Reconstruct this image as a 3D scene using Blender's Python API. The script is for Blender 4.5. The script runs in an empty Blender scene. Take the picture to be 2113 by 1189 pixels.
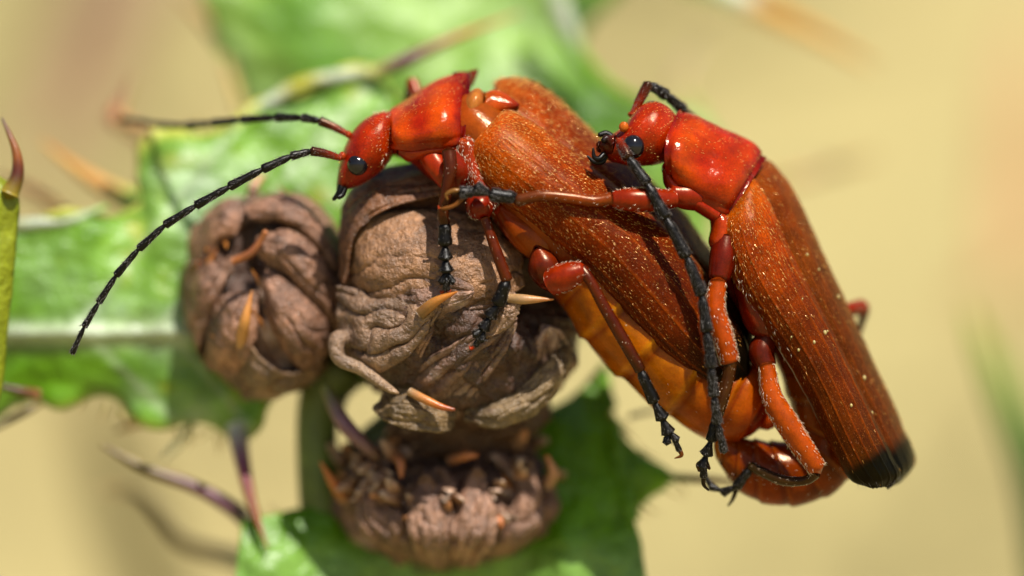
import bpy, math, random
import numpy as np
from mathutils import Vector
from mathutils.bvhtree import BVHTree

random.seed(7)
rng = np.random.default_rng(7)
SC = bpy.context.scene
COL = SC.collection

# ------------------------------------------------------------------ camera
# one blender unit is one millimetre; the camera is a macro lens 100 mm from the subject
DIST = 100.0
SC.unit_settings.system = 'METRIC'
SC.unit_settings.scale_length = 0.001
SC.unit_settings.length_unit = 'MILLIMETERS'
cam_data = bpy.data.cameras.new('camera')
cam = bpy.data.objects.new('camera', cam_data)
COL.objects.link(cam)
SC.camera = cam
cam.location = (0, -DIST, 0)
cam.rotation_euler = (math.radians(90), 0, 0)
cam_data.sensor_width = 36.0
cam_data.lens = 36.0 * DIST / 21.13
cam_data.clip_start = 1.0
cam_data.clip_end = 6000.0
cam_data.dof.use_dof = True
cam_data.dof.focus_distance = DIST - 0.75
APERTURE = 7.6                                   # mm across
cam_data.dof.aperture_fstop = cam_data.lens * 1e-3 / APERTURE

# ------------------------------------------------------------------ world, sun, exposure
SUN_DIR = Vector((0.24, -0.50, 0.82)).normalized()   # towards the sun
elev = math.asin(SUN_DIR.z)
azim = math.atan2(SUN_DIR.x, SUN_DIR.y)
world = bpy.data.worlds.new('World')
SC.world = world
world.use_nodes = True
wn = world.node_tree
sky = wn.nodes.new('ShaderNodeTexSky')
sky.sky_type = 'NISHITA'
sky.sun_disc = False
sky.sun_elevation = elev
sky.sun_rotation = azim
wn.links.new(sky.outputs[0], wn.nodes['Background'].inputs[0])
wn.nodes['Background'].inputs[1].default_value = 0.062
sun_data = bpy.data.lights.new('sun', 'SUN')
sun = bpy.data.objects.new('sun', sun_data)
COL.objects.link(sun)
sun_data.energy = 5.0
sun_data.angle = math.radians(0.6)
sun_data.color = (1.0, 0.95, 0.87)
sun.rotation_euler = SUN_DIR.to_track_quat('Z', 'Y').to_euler()
sun.location = (20, -60, 120)
SC.view_settings.view_transform = 'Standard'
SC.view_settings.look = 'None'
SC.view_settings.exposure = 0.75
SC.view_settings.gamma = 1.0
SC.view_settings.use_curve_mapping = False
SC.render.engine = 'CYCLES'
SC.cycles.use_denoising = True
try:
    SC.cycles.denoiser = 'OPENIMAGEDENOISE'
except Exception:
    pass
SC.cycles.max_bounces = 8
SC.cycles.sample_clamp_indirect = 6.0

# ------------------------------------------------------------------ maths helpers
def P(px, py, d=0.0):
    """photograph pixel and depth (mm behind the focal region) to a point in the world"""
    k = (DIST + d) / DIST / 100.0
    return np.array([(px - 1056.5) * k, d, -(py - 594.5) * k])

def C3(r, g, b):
    def f(c):
        c /= 255.0
        return c / 12.92 if c <= 0.04045 else ((c + 0.055) / 1.055) ** 2.4
    return np.array([f(r), f(g), f(b)]) * 0.68      # sunlit picture tone to surface colour

_G = np.random.default_rng(3).normal(size=(256, 3))
_G /= np.linalg.norm(_G, axis=1)[:, None]
_PERM = np.random.default_rng(5).permutation(256)
def noise(p):
    p = np.asarray(p, float)
    i = np.floor(p).astype(int)
    f = p - i
    w = f * f * f * (f * (f * 6 - 15) + 10)
    out = np.zeros(p.shape[:-1])
    for dx in (0, 1):
        for dy in (0, 1):
            for dz in (0, 1):
                h = _PERM[(_PERM[(_PERM[(i[..., 0] + dx) & 255] + i[..., 1] + dy) & 255] + i[..., 2] + dz) & 255]
                g = _G[h]
                dot = g[..., 0] * (f[..., 0] - dx) + g[..., 1] * (f[..., 1] - dy) + g[..., 2] * (f[..., 2] - dz)
                wx = w[..., 0] if dx else 1 - w[..., 0]
                wy = w[..., 1] if dy else 1 - w[..., 1]
                wz = w[..., 2] if dz else 1 - w[..., 2]
                out += dot * wx * wy * wz
    return out * 1.6

def fbm(p, octaves=4, ridged=False):
    a, s, out = 1.0, 0.0, 0.0
    q = np.array(p, float)
    for _ in range(octaves):
        n = noise(q)
        if ridged:
            n = 1 - 2 * np.abs(n)
        out = out + a * n
        s += a
        a *= 0.5
        q = q * 2.03 + 17.3
    return out / s

def catmull(rows, n):
    """rows: k x m control values -> n x m smooth samples"""
    r = np.asarray(rows, float)
    k = len(r)
    ext = np.vstack([2 * r[0] - r[1], r, 2 * r[-1] - r[-2]])
    t = np.linspace(0, k - 1, n)
    i = np.minimum(t.astype(int), k - 2)
    f = (t - i)[:, None]
    p0, p1, p2, p3 = ext[i], ext[i + 1], ext[i + 2], ext[i + 3]
    return 0.5 * ((2 * p1) + (-p0 + p2) * f + (2 * p0 - 5 * p1 + 4 * p2 - p3) * f * f + (-p0 + 3 * p1 - 3 * p2 + p3) * f ** 3)

def sstep(a, b, x):
    t = np.clip((np.asarray(x, float) - a) / (b - a), 0, 1)
    return t * t * (3 - 2 * t)

# ------------------------------------------------------------------ object helpers
ORIGIN = {}
def root(name, label, cat, at, group=None):
    o = bpy.data.objects.new(name, None)
    o.empty_display_size = 0.5
    COL.objects.link(o)
    o.location = Vector(at)
    ORIGIN[o.name] = np.array(at, float)
    o['label'] = label
    o['category'] = cat
    if group:
        o['group'] = group
    return o

def make(name, V, F, mat, parent=None, col=None, kind=None, label=None, cat=None, group=None, t=None,
         solid=None, offset=-1.0, origin=None):
    V = np.asarray(V, float)
    org = V.mean(axis=0) if origin is None else np.asarray(origin, float)
    me = bpy.data.meshes.new(name)
    me.from_pydata((V - org).tolist(), [], F if isinstance(F, list) else F.tolist())
    me.polygons.foreach_set('use_smooth', np.ones(len(me.polygons), bool))
    if col is not None:
        col = np.asarray(col, float)
        if col.ndim == 1:
            col = np.tile(col, (len(V), 1))
        c4 = np.ones((len(V), 4))
        c4[:, :3] = np.clip(col, 0, 1)
        a = me.color_attributes.new('col', 'FLOAT_COLOR', 'POINT')
        a.data.foreach_set('color', c4.ravel())
    if t is not None:
        a = me.attributes.new('along', 'FLOAT_VECTOR', 'POINT')
        a.data.foreach_set('vector', np.asarray(t, float).ravel())
    me.materials.append(mat)
    me.update()
    o = bpy.data.objects.new(name, me)
    COL.objects.link(o)
    pw = ORIGIN[parent.name] if parent else np.zeros(3)
    if parent:
        o.parent = parent
    o.location = Vector(org - pw)
    ORIGIN[o.name] = org
    if solid:
        m = o.modifiers.new('thickness', 'SOLIDIFY')
        m.thickness = solid
        m.offset = offset
    if kind: o['kind'] = kind
    if label: o['label'] = label
    if cat: o['category'] = cat
    if group: o['group'] = group
    return o

def grid_faces(nu, nv, closed=False, base=0):
    i = np.arange(nu - 1)[:, None]
    j = np.arange(nv if closed else nv - 1)[None, :]
    j2 = (j + 1) % nv
    a = i * nv + j; b = i * nv + j2; c = (i + 1) * nv + j2; d = (i + 1) * nv + j
    return (np.stack([a, b, c, d], -1).reshape(-1, 4) + base).tolist()

# --------- closed loft: rows of (ax, ay, bx, by, depth, half_thickness) in photo pixels / mm
def loft(rows, nu=60, nv=28, cols=None, mod=None, power=1.0):
    r = catmull(rows, nu)
    th = np.linspace(0, 2 * math.pi, nv, endpoint=False)
    c, s = np.cos(th), np.sin(th)
    if power != 1.0:
        c = np.sign(c) * np.abs(c) ** power; s = np.sign(s) * np.abs(s) ** power
    V = np.zeros((nu, nv, 3))
    for i in range(nu):
        ax, ay, bx, by, d, h = r[i]
        A, B = P(ax, ay, d), P(bx, by, d)
        m = (A + B) / 2
        e = (A - B) / 2
        k = 1.0 if mod is None else mod(i / (nu - 1), th)
        V[i] = m + np.outer(c * k, e) + np.outer(s * k, np.array([0, -max(h, 0.01), 0]))
    F = grid_faces(nu, nv, True)
    Vf = V.reshape(-1, 3)
    # rounded end caps: a ring pushed outwards and a pole
    add = []
    for end, (i, j) in enumerate(((0, 1), (nu - 1, nu - 2))):
        c0 = V[i].mean(axis=0); dirv = c0 - V[j].mean(axis=0)
        dirv /= max(np.linalg.norm(dirv), 1e-6)
        rad = min(np.linalg.norm(V[i] - c0, axis=1).min(), np.linalg.norm(V[i] - c0, axis=1).mean())
        base = len(Vf) + sum(len(a) for a in add)
        rings = []
        for q in (35, 65):
            a = math.radians(q)
            rings.append(c0 + (V[i] - c0) * math.cos(a) + dirv * rad * math.sin(a))
        add.append(np.vstack(rings + [[c0 + dirv * rad]]))
        prev = np.arange(nv) + i * nv
        for q in range(2):
            cur = np.arange(nv) + base + q * nv
            for j2 in range(nv):
                k2 = (j2 + 1) % nv
                f = [int(prev[j2]), int(cur[j2]), int(cur[k2]), int(prev[k2])]
                F.append(f if end else f[::-1])
            prev = cur
        pole = base + 2 * nv
        for j2 in range(nv):
            k2 = (j2 + 1) % nv
            f = [int(prev[j2]), pole, int(prev[k2])]
            F.append(f if end else f[::-1])
    Vf = np.vstack([Vf] + add)
    T = np.zeros((len(Vf), 3))
    T[:nu * nv, 0] = np.repeat(np.linspace(0, 1, nu), nv)
    T[:nu * nv, 1] = np.tile(th / (2 * math.pi), nu)
    T[nu * nv + 2 * nv + 1:, 0] = 1
    colv = None
    if cols is not None:
        cc = catmull(cols, 200)
        colv = cc[np.clip((T[:, 0] * 199).astype(int), 0, 199)]
    return Vf, F, T, colv, V

# --------- open shell: rows of (ax, ay, ad, bx, by, bd, bulge)
def shell(rows, nu=90, nv=44, power=0.6, cols=None, bow=None, disp=None):
    r = catmull(rows, nu)
    v = np.linspace(0, 1, nv)
    prof = np.sin(np.pi * v) ** power
    V = np.zeros((nu, nv, 3))
    for i in range(nu):
        A, B = P(*r[i, 0:3]), P(*r[i, 3:6])
        V[i] = A + np.outer(v, B - A)
        V[i, :, 1] -= r[i, 6] * prof
    U = np.linspace(0, 1, nu)[:, None] * np.ones((1, nv))
    W = np.ones((nu, 1)) * v[None, :]
    if bow is not None:
        V = V + bow(U, W)
    if disp is not None:
        V = V + normals(V) * disp(U, W, V)[..., None]
    T = np.stack([U, W, np.zeros_like(U)], -1).reshape(-1, 3)
    colv = None
    if cols is not None:
        cc = catmull(cols, 200)
        colv = cc[np.clip((T[:, 0] * 199).astype(int), 0, 199)]
    F = grid_faces(nu, nv)
    du = np.gradient(V, axis=0); dv = np.gradient(V, axis=1)
    if np.cross(du, dv)[..., 1].mean() < 0:          # keep face normals towards the viewer's side
        F = [f[::-1] for f in F]
    return V.reshape(-1, 3), F, T, colv, V

def normals(V):
    du = np.gradient(V, axis=0); dv = np.gradient(V, axis=1)
    n = np.cross(du, dv)
    n /= np.maximum(np.linalg.norm(n, axis=-1, keepdims=True), 1e-9)
    if n[..., 1].mean() > 0:
        n = -n
    return n

# --------- tube along photo points (px, py, depth) with radii in photo pixels
def tube(pts, radii, n=40, nv=14, cols=None, squash=1.0, prof=None, caps=True):
    W = np.array([P(*p) for p in pts])
    ctrl = np.hstack([W, np.array(radii, float)[:, None] / 100.0])
    s = catmull(ctrl, n) if len(pts) > 2 else np.linspace(ctrl[0], ctrl[-1], n)
    X, R = s[:, :3], np.maximum(s[:, 3], 0.001)
    if prof is not None:
        R = R * prof(np.linspace(0, 1, n))
    T = np.gradient(X, axis=0)
    T /= np.linalg.norm(T, axis=1)[:, None]
    ref = np.array([0, 1.0, 0])
    if abs(T[0] @ ref) > 0.95: ref = np.array([0, 0, 1.0])
    th = np.linspace(0, 2 * math.pi, nv, endpoint=False)
    V = np.zeros((n, nv, 3))
    nn = np.cross(T[0], ref); nn /= np.linalg.norm(nn)
    for i in range(n):
        nn = nn - T[i] * (nn @ T[i]); nn /= np.linalg.norm(nn)
        bb = np.cross(T[i], nn)
        V[i] = X[i] + R[i] * (np.outer(np.cos(th), nn) + np.outer(np.sin(th) * squash, bb))
    F = grid_faces(n, nv, True)
    Vf = V.reshape(-1, 3)
    tt = np.repeat(np.linspace(0, 1, n), nv)
    ang = np.tile(th, n)
    if caps:
        e0 = X[0] - T[0] * R[0] * 0.7; e1 = X[-1] + T[-1] * R[-1] * 0.7
        Vf = np.vstack([Vf, [e0], [e1]])
        k = n * nv
        for j in range(nv):
            F.append([j, k, (j + 1) % nv][::-1])
            F.append([(n - 1) * nv + j, k + 1, (n - 1) * nv + (j + 1) % nv][::-1])
        tt = np.append(tt, [0, 1]); ang = np.append(ang, [0, 0])
    Tv = np.stack([tt, ang / 6.2832, 0 * tt], -1)
    colv = None
    if cols is not None:
        cc = catmull(cols, 200) if len(cols) > 2 else np.linspace(cols[0], cols[-1], 200)
        colv = cc[np.clip((tt * 199).astype(int), 0, 199)]
    return Vf, F, Tv, colv, V

def ball(c, r, nu=22, nv=28, axis=None):
    """ellipsoid round world point c with radii r (mm)"""
    ph = np.linspace(0.02, math.pi - 0.02, nu)
    th = np.linspace(0, 2 * math.pi, nv, endpoint=False)
    r = np.array(r, float) * np.ones(3)
    V = np.stack([np.outer(np.sin(ph), np.cos(th)), np.outer(np.sin(ph), np.sin(th)), np.outer(np.cos(ph), np.ones(nv))], -1)
    V = V * r + c
    return V.reshape(-1, 3), [f[::-1] for f in grid_faces(nu, nv, True)], None, None, V

# --------- hairs: curved three sided cones rooted on a grid surface
def hair_field(G, n, length, rad, lift=0.35, along=(1.0, 0.0), closed=False, mask=None, jitter=0.25, curl=0.25, lv=0.35, flip=1, rim=False):
    nu, nv = G.shape[:2]
    Gn = normals(G)
    du = np.gradient(G, axis=0); dv = np.gradient(G, axis=1)
    i = rng.random(n * 3) * (nu - 1.001); j = rng.random(n * 3) * (nv - 1.001)
    ii, jj = i.astype(int), j.astype(int)
    area = np.linalg.norm(np.cross(du[ii, jj], dv[ii, jj]), axis=1)
    keep = rng.random(n * 3) < np.clip(area / np.percentile(area, 92), 0, 1)
    if mask is not None:
        keep &= rng.random(n * 3) < mask(i / (nu - 1), j / (nv - 1))
    i, j, ii, jj = i[keep][:n], j[keep][:n], ii[keep][:n], jj[keep][:n]
    fi, fj = (i - ii)[:, None], (j - jj)[:, None]
    X = (G[ii, jj] * (1 - fi) * (1 - fj) + G[ii + 1, jj] * fi * (1 - fj) + G[ii, jj + 1] * (1 - fi) * fj + G[ii + 1, jj + 1] * fi * fj)
    N = Gn[ii, jj] * flip
    if closed:                                     # outward from each ring's centre
        N = X - G.mean(axis=1)[ii]
        N /= np.linalg.norm(N, axis=1)[:, None] + 1e-9
    if rim:
        kk = rng.random(len(X)) < sstep(0.9, 0.35, np.abs(N[:, 1])) * 0.95 + 0.05
        X, N, ii, jj = X[kk], N[kk], ii[kk], jj[kk]
    a = du[ii, jj]; a = a / (np.linalg.norm(a, axis=1)[:, None] + 1e-9)
    b = dv[ii, jj]; b = b / (np.linalg.norm(b, axis=1)[:, None] + 1e-9)
    D = a * along[0] + b * along[1] + rng.normal(size=X.shape) * jitter
    D = D / np.linalg.norm(D, axis=1)[:, None]
    return X, N, D, length * (1 - lv + 2 * lv * rng.random(len(X))), np.full(len(X), rad), lift, curl

def hair_mesh(fields):
    Vs, Fs, base = [], [], 0
    for X, N, D, L, R, lift, curl in fields:
        n = len(X)
        if n == 0: continue
        d0 = D * (1 - lift) + N * lift
        d0 /= np.linalg.norm(d0, axis=1)[:, None]
        d1 = d0 - N * curl; d1 /= np.linalg.norm(d1, axis=1)[:, None]
        p0 = X - N * 0.01
        p1 = p0 + d0 * (L * 0.5)[:, None]
        p2 = p1 + d1 * (L * 0.5)[:, None]
        side = np.cross(d0, N); side /= np.linalg.norm(side, axis=1)[:, None] + 1e-9
        up = np.cross(side, d0)
        v = np.zeros((n, 7, 3))
        for k in range(3):
            a = 2 * math.pi * k / 3
            off = side * math.cos(a) + up * math.sin(a)
            v[:, k] = p0 + off * R[:, None]
            v[:, 3 + k] = p1 + off * R[:, None] * 0.8
        v[:, 6] = p2
        f = []
        for k in range(3):
            k2 = (k + 1) % 3
            f.append([k, k2, 3 + k2]); f.append([k, 3 + k2, 3 + k]); f.append([3 + k, 3 + k2, 6])
        f = np.array(f)
        F = (np.arange(n)[:, None, None] * 7 + f[None] + base).reshape(-1, 3)
        Vs.append(v.reshape(-1, 3)); Fs.append(F); base += n * 7
    return np.vstack(Vs), np.vstack(Fs)

def hairs(parent, fields, mat, label=None):
    V, F = hair_mesh(fields)
    return make('hair', V, F, mat, parent, kind='stuff')

# ------------------------------------------------------------------ materials
def new_mat(name):
    m = bpy.data.materials.new(name)
    m.use_nodes = True
    nt = m.node_tree
    return m, nt, nt.nodes['Principled BSDF']

def N_(nt, t, **kw):
    n = nt.nodes.new(t)
    for k, v in kw.items():
        if k in n.inputs: n.inputs[k].default_value = v
        else: setattr(n, k, v)
    return n

def surf(name, rough=0.4, spec=0.5, coat=0.0, coat_rough=0.1, sss=0.0, sss_r=(1, .3, .1), sss_s=0.3,
         mottle=0.3, mottle_scale=4.0, fine=0.2, fine_scale=60.0, bumps=((40, 0.3, 0.02),), col=None, rough_var=0.0,
         transl=0.0, sheen=0.0, stretch=None, transl_col=None, streak=None, tint=None):
    m, nt, b = new_mat(name)
    L = nt.links.new
    tc = N_(nt, 'ShaderNodeTexCoord')
    mp = N_(nt, 'ShaderNodeMapping')
    if stretch: mp.inputs['Scale'].default_value = stretch
    L(tc.outputs['Object'], mp.inputs['Vector'])
    if col is None:
        at = N_(nt, 'ShaderNodeAttribute', attribute_name='col')
        base = at.outputs['Color']
    else:
        rgb = N_(nt, 'ShaderNodeRGB'); rgb.outputs[0].default_value = (*col, 1); base = rgb.outputs[0]
    for sc, amt in ((mottle_scale, mottle), (fine_scale, fine)):
        if amt <= 0: continue
        nz = N_(nt, 'ShaderNodeTexNoise', Scale=sc, Detail=5.0, Roughness=0.6)
        L(mp.outputs[0], nz.inputs['Vector'])
        mr = N_(nt, 'ShaderNodeMapRange')
        mr.inputs['From Min'].default_value = 0.3; mr.inputs['From Max'].default_value = 0.7
        mr.inputs['To Min'].default_value = 1 - amt; mr.inputs['To Max'].default_value = 1 + amt * 0.6
        L(nz.outputs['Fac'], mr.inputs['Value'])
        vm = N_(nt, 'ShaderNodeVectorMath', operation='SCALE')
        L(base, vm.inputs[0]); L(mr.outputs[0], vm.inputs['Scale'])
        base = vm.outputs[0]
    if streak:                                       # fibres running along the piece, in its own u, v
        at2 = N_(nt, 'ShaderNodeAttribute', attribute_name='along')
        mp2 = N_(nt, 'ShaderNodeMapping'); mp2.inputs['Scale'].default_value = streak[0]
        nz0 = N_(nt, 'ShaderNodeTexNoise', Scale=3.0, Detail=2.0)
        L(mp.outputs[0], nz0.inputs['Vector'])
        vmul = N_(nt, 'ShaderNodeVectorMath', operation='SCALE'); vmul.inputs['Scale'].default_value = 0.06
        L(nz0.outputs['Color'], vmul.inputs[0])
        vadd = N_(nt, 'ShaderNodeVectorMath', operation='ADD')
        L(at2.outputs['Vector'], vadd.inputs[0]); L(vmul.outputs[0], vadd.inputs[1])
        L(vadd.outputs[0], mp2.inputs['Vector'])
        nz = N_(nt, 'ShaderNodeTexNoise', Scale=1.0, Detail=5.0, Roughness=0.65)
        L(mp2.outputs[0], nz.inputs['Vector'])
        mr = N_(nt, 'ShaderNodeMapRange')
        mr.inputs['From Min'].default_value = 0.42; mr.inputs['From Max'].default_value = 0.68
        mr.inputs['To Min'].default_value = 0.0; mr.inputs['To Max'].default_value = 1.0
        L(nz.outputs['Fac'], mr.inputs['Value'])
        mul = N_(nt, 'ShaderNodeVectorMath', operation='MULTIPLY')
        L(base, mul.inputs[0]); mul.inputs[1].default_value = streak[1]
        mix = N_(nt, 'ShaderNodeMix', data_type='RGBA')
        L(mr.outputs[0], mix.inputs['Factor']); L(base, mix.inputs['A']); L(mul.outputs[0], mix.inputs['B'])
        base = mix.outputs['Result']
    L(base, b.inputs['Base Color'])
    b.inputs['Roughness'].default_value = rough
    if rough_var > 0:
        nz = N_(nt, 'ShaderNodeTexNoise', Scale=12.0, Detail=3.0)
        L(mp.outputs[0], nz.inputs['Vector'])
        mr = N_(nt, 'ShaderNodeMapRange')
        mr.inputs['From Min'].default_value = 0.3; mr.inputs['From Max'].default_value = 0.7
        mr.inputs['To Min'].default_value = max(rough - rough_var, 0.04); mr.inputs['To Max'].default_value = rough + rough_var
        L(nz.outputs['Fac'], mr.inputs['Value']); L(mr.outputs[0], b.inputs['Roughness'])
    b.inputs['Specular IOR Level'].default_value = spec
    if tint: b.inputs['Specular Tint'].default_value = (*tint, 1)
    b.inputs['Coat Weight'].default_value = coat
    b.inputs['Coat Roughness'].default_value = coat_rough
    b.inputs['Sheen Weight'].default_value = sheen
    b.inputs['Subsurface Weight'].default_value = sss
    b.inputs['Subsurface Radius'].default_value = sss_r
    b.inputs['Subsurface Scale'].default_value = sss_s
    prev = None
    for sc, strength, dist in bumps:
        nz = N_(nt, 'ShaderNodeTexNoise', Scale=sc, Detail=4.0, Roughness=0.6)
        L(mp.outputs[0], nz.inputs['Vector'])
        bp = N_(nt, 'ShaderNodeBump', Strength=strength, Distance=dist)
        L(nz.outputs['Fac'], bp.inputs['Height'])
        if prev: L(prev, bp.inputs['Normal'])
        prev = bp.outputs[0]
    if prev: L(prev, b.inputs['Normal'])
    if transl > 0:
        tr = N_(nt, 'ShaderNodeBsdfTranslucent')
        if transl_col is not None:
            mx = N_(nt, 'ShaderNodeVectorMath', operation='MULTIPLY')
            L(base, mx.inputs[0]); mx.inputs[1].default_value = transl_col
            L(mx.outputs[0], tr.inputs['Color'])
        else:
            L(base, tr.inputs['Color'])
        ms = N_(nt, 'ShaderNodeMixShader'); ms.inputs[0].default_value = transl
        L(b.outputs[0], ms.inputs[1]); L(tr.outputs[0], ms.inputs[2])
        L(ms.outputs[0], nt.nodes['Material Output'].inputs['Surface'])
    return m

M = {}
M['cuticle'] = surf('red_orange_cuticle', tint=(1, .78, .6), rough=0.12, spec=0.3, coat=0.0, coat_rough=0.1, sss=0.2, sss_r=(1, .25, .05), sss_s=0.35,
                    mottle=0.55, mottle_scale=1.3, fine=0.25, fine_scale=26, bumps=((5, 0.5, 0.03), (22, 0.6, 0.004), (60, 0.6, 0.0022)))
M['head_cuticle'] = surf('punctured_red_cuticle', tint=(1, .72, .5), rough=0.16, spec=0.3, coat=0.0, coat_rough=0.12, sss=0.15, sss_r=(1, .25, .05), sss_s=0.25,
                    mottle=0.45, mottle_scale=2.5, fine=0.35, fine_scale=26, bumps=((8, 0.4, 0.02), (34, 0.8, 0.009)))
M['elytron'] = surf('leathery_wing_case', tint=(1, .7, .45), rough=0.33, spec=0.13, sss=0.08, streak=((7, 85, 1), (1.7, 2.5, 1.4)), sss_r=(1, .3, .05), sss_s=0.3,
                    mottle=0.4, mottle_scale=2.2, fine=0.5, fine_scale=30, bumps=((14, 0.5, 0.012), (50, 0.6, 0.004)), transl=0.15,
                    transl_col=(1.5, 1.0, 0.6))
M['belly'] = surf('amber_abdomen', tint=(1, .75, .5), rough=0.19, spec=0.3, coat=0.0, sss=0.35, transl=0.32, transl_col=(1.5, 1.2, 0.8), sss_r=(1, .4, .1), sss_s=0.7,
                    mottle=0.3, mottle_scale=2.0, fine=0.15, fine_scale=20, bumps=((5, 0.5, 0.03), (30, 0.4, 0.003)))
M['leg'] = surf('leg_cuticle', tint=(1, .72, .5), rough=0.26, spec=0.3, coat=0.0, sss=0.1, sss_r=(1, .25, .05), sss_s=0.2,
                    mottle=0.3, mottle_scale=5, fine=0.25, fine_scale=40, bumps=((20, 0.5, 0.006), (70, 0.4, 0.002)))
M['black'] = surf('black_horny_cuticle', rough=0.34, spec=0.2, mottle=0.3, mottle_scale=8, fine=0.4, fine_scale=60,
                    bumps=((40, 0.8, 0.006),))
M['eye'] = surf('black_compound_eye', rough=0.1, spec=0.45, mottle=0, fine=0, bumps=(), col=(0.006, 0.005, 0.006))
def eye_facets():
    nt = M['eye'].node_tree; b = nt.nodes['Principled BSDF']
    tc = N_(nt, 'ShaderNodeTexCoord')
    vo = N_(nt, 'ShaderNodeTexVoronoi', Scale=34.0)
    nt.links.new(tc.outputs['Object'], vo.inputs['Vector'])
    bp = N_(nt, 'ShaderNodeBump', Strength=0.5, Distance=0.003); bp.invert = True
    nt.links.new(vo.outputs['Distance'], bp.inputs['Height']); nt.links.new(bp.outputs[0], b.inputs['Normal'])
eye_facets()
M['gold_hair'] = surf('golden_hair', rough=0.25, spec=0.9, coat=0.6, mottle=0, fine=0, bumps=(), col=(0.80, 0.40, 0.08), transl=0.1)
M['gold_hair'].node_tree.nodes['Principled BSDF'].inputs['Metallic'].default_value = 0.3
M['nap_hair'] = surf('downy_nap', rough=0.3, spec=0.6, mottle=0, fine=0, bumps=(), col=(0.42, 0.13, 0.015), transl=0.3)
M['pale_hair'] = surf('pale_hair', rough=0.25, spec=0.9, coat=0.6, mottle=0, fine=0, bumps=(), col=(0.66, 0.50, 0.34), transl=0.15)
M['pale_hair'].node_tree.nodes['Principled BSDF'].inputs['Metallic'].default_value = 0.3
M['dark_hair'] = surf('dark_hair', rough=0.3, spec=0.8, mottle=0, fine=0, bumps=(), col=(0.10, 0.085, 0.075))
M['bract'] = surf('dried_bract', rough=0.36, spec=0.5, mottle=0.5, mottle_scale=1.8, fine=0.4, fine_scale=9, rough_var=0.15,
                    bumps=((4, 0.7, 0.2), (14, 0.8, 0.06), (45, 0.7, 0.012)))
M['spine'] = surf('horny_spine', rough=0.35, spec=0.5, sss=0.3, sss_r=(1, .5, .2), sss_s=0.2, mottle=0.2, mottle_scale=6, fine=0.2,
                    bumps=((30, 0.4, 0.02),))
M['leaf'] = surf('waxy_thistle_leaf', rough=0.33, spec=0.36, coat=0.0, coat_rough=0.3, sss=0.0, mottle=0.3, mottle_scale=1.1, fine=0.2, fine_scale=7,
                    bumps=((1.2, 0.8, 0.25), (5, 0.5, 0.04), (18, 0.6, 0.008)), transl=0.25, transl_col=(1.2, 1.3, 0.4))
M['stem'] = surf('green_stem', rough=0.5, mottle=0.3, mottle_scale=2, fine=0.2, fine_scale=20, bumps=((8, 0.5, 0.06),))
M['dry_grass'] = surf('dry_grass_blade', rough=0.6, mottle=0.2, mottle_scale=0.3, fine=0.1, fine_scale=4, bumps=(), transl=0.3)

# ------------------------------------------------------------------ ground: a bank of bleached dry grass behind the thistle
def ground_z(x, y):
    t = sstep(40, 360, y)
    return -130 + 330 * t + 6 * np.sin(x * 0.02 + 1) + 4 * np.sin(y * 0.031 + x * 0.013)

def build_ground():
    xs = np.concatenate([np.linspace(-3000, -400, 14), np.linspace(-360, 360, 50), np.linspace(400, 3000, 14)])
    ys = np.concatenate([np.linspace(-1500, -100, 12), np.linspace(-60, 420, 60), np.linspace(460, 4000, 16)])
    X, Y = np.meshgrid(xs, ys, indexing='ij')
    Z = ground_z(X, Y) + 2.0 * fbm(np.stack([X, Y, 0 * X], -1) * 0.03, 3)
    V = np.stack([X, Y, Z], -1).reshape(-1, 3)
    F = [f[::-1] for f in grid_faces(len(xs), len(ys))]
    m, nt, b = new_mat('dry_grass_ground')
    L = nt.links.new
    tc = N_(nt, 'ShaderNodeTexCoord')
    n1 = N_(nt, 'ShaderNodeTexNoise', Scale=0.018, Detail=3.0)
    n2 = N_(nt, 'ShaderNodeTexNoise', Scale=0.25, Detail=6.0)
    L(tc.outputs['Object'], n1.inputs['Vector']); L(tc.outputs['Object'], n2.inputs['Vector'])
    cr = N_(nt, 'ShaderNodeValToRGB')
    cr.color_ramp.elements[0].position = 0.3; cr.color_ramp.elements[0].color = (*GROUND_A, 1)
    cr.color_ramp.elements[1].position = 0.7; cr.color_ramp.elements[1].color = (*GROUND_B, 1)
    L(n1.outputs['Fac'], cr.inputs['Fac'])
    mr = N_(nt, 'ShaderNodeMapRange')
    mr.inputs['From Min'].default_value = 0.3; mr.inputs['From Max'].default_value = 0.7
    mr.inputs['To Min'].default_value = 0.8; mr.inputs['To Max'].default_value = 1.15
    L(n2.outputs['Fac'], mr.inputs['Value'])
    vm = N_(nt, 'ShaderNodeVectorMath', operation='SCALE')
    L(cr.outputs['Color'], vm.inputs[0]); L(mr.outputs[0], vm.inputs['Scale'])
    L(vm.outputs[0], b.inputs['Base Color'])
    b.inputs['Roughness'].default_value = 0.9
    o = make('ground', V, F, m, None, kind='structure', origin=(0, 0, 0))
    return o
GROUND_A = (0.295, 0.236, 0.096)
GROUND_B = (0.312, 0.268, 0.108)
build_ground()

def build_litter():
    n = 2600
    x = rng.uniform(-260, 260, n); y = rng.uniform(60, 380, n)
    z = ground_z(x, y)
    X = np.stack([x, y, z], -1)
    N = np.tile([0, -0.5, 0.86], (n, 1))
    D = rng.normal(size=(n, 3)) * [1, 0.4, 0.5]; D /= np.linalg.norm(D, axis=1)[:, None]
    V, F = hair_mesh([(X, N, D, rng.uniform(10, 34, n), rng.uniform(0.3, 0.9, n), 0.4, 0.4)])
    tone = rng.uniform(0.8, 1.1, n)[:, None] * np.array([0.32, 0.265, 0.112]) 
    make('grass_litter', V, F, M['dry_grass'], None, kind='stuff', col=np.repeat(tone, 7, axis=0),
         label='bleached dry grass lying over the bank far behind the thistle', cat='grass')
build_litter()

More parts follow.
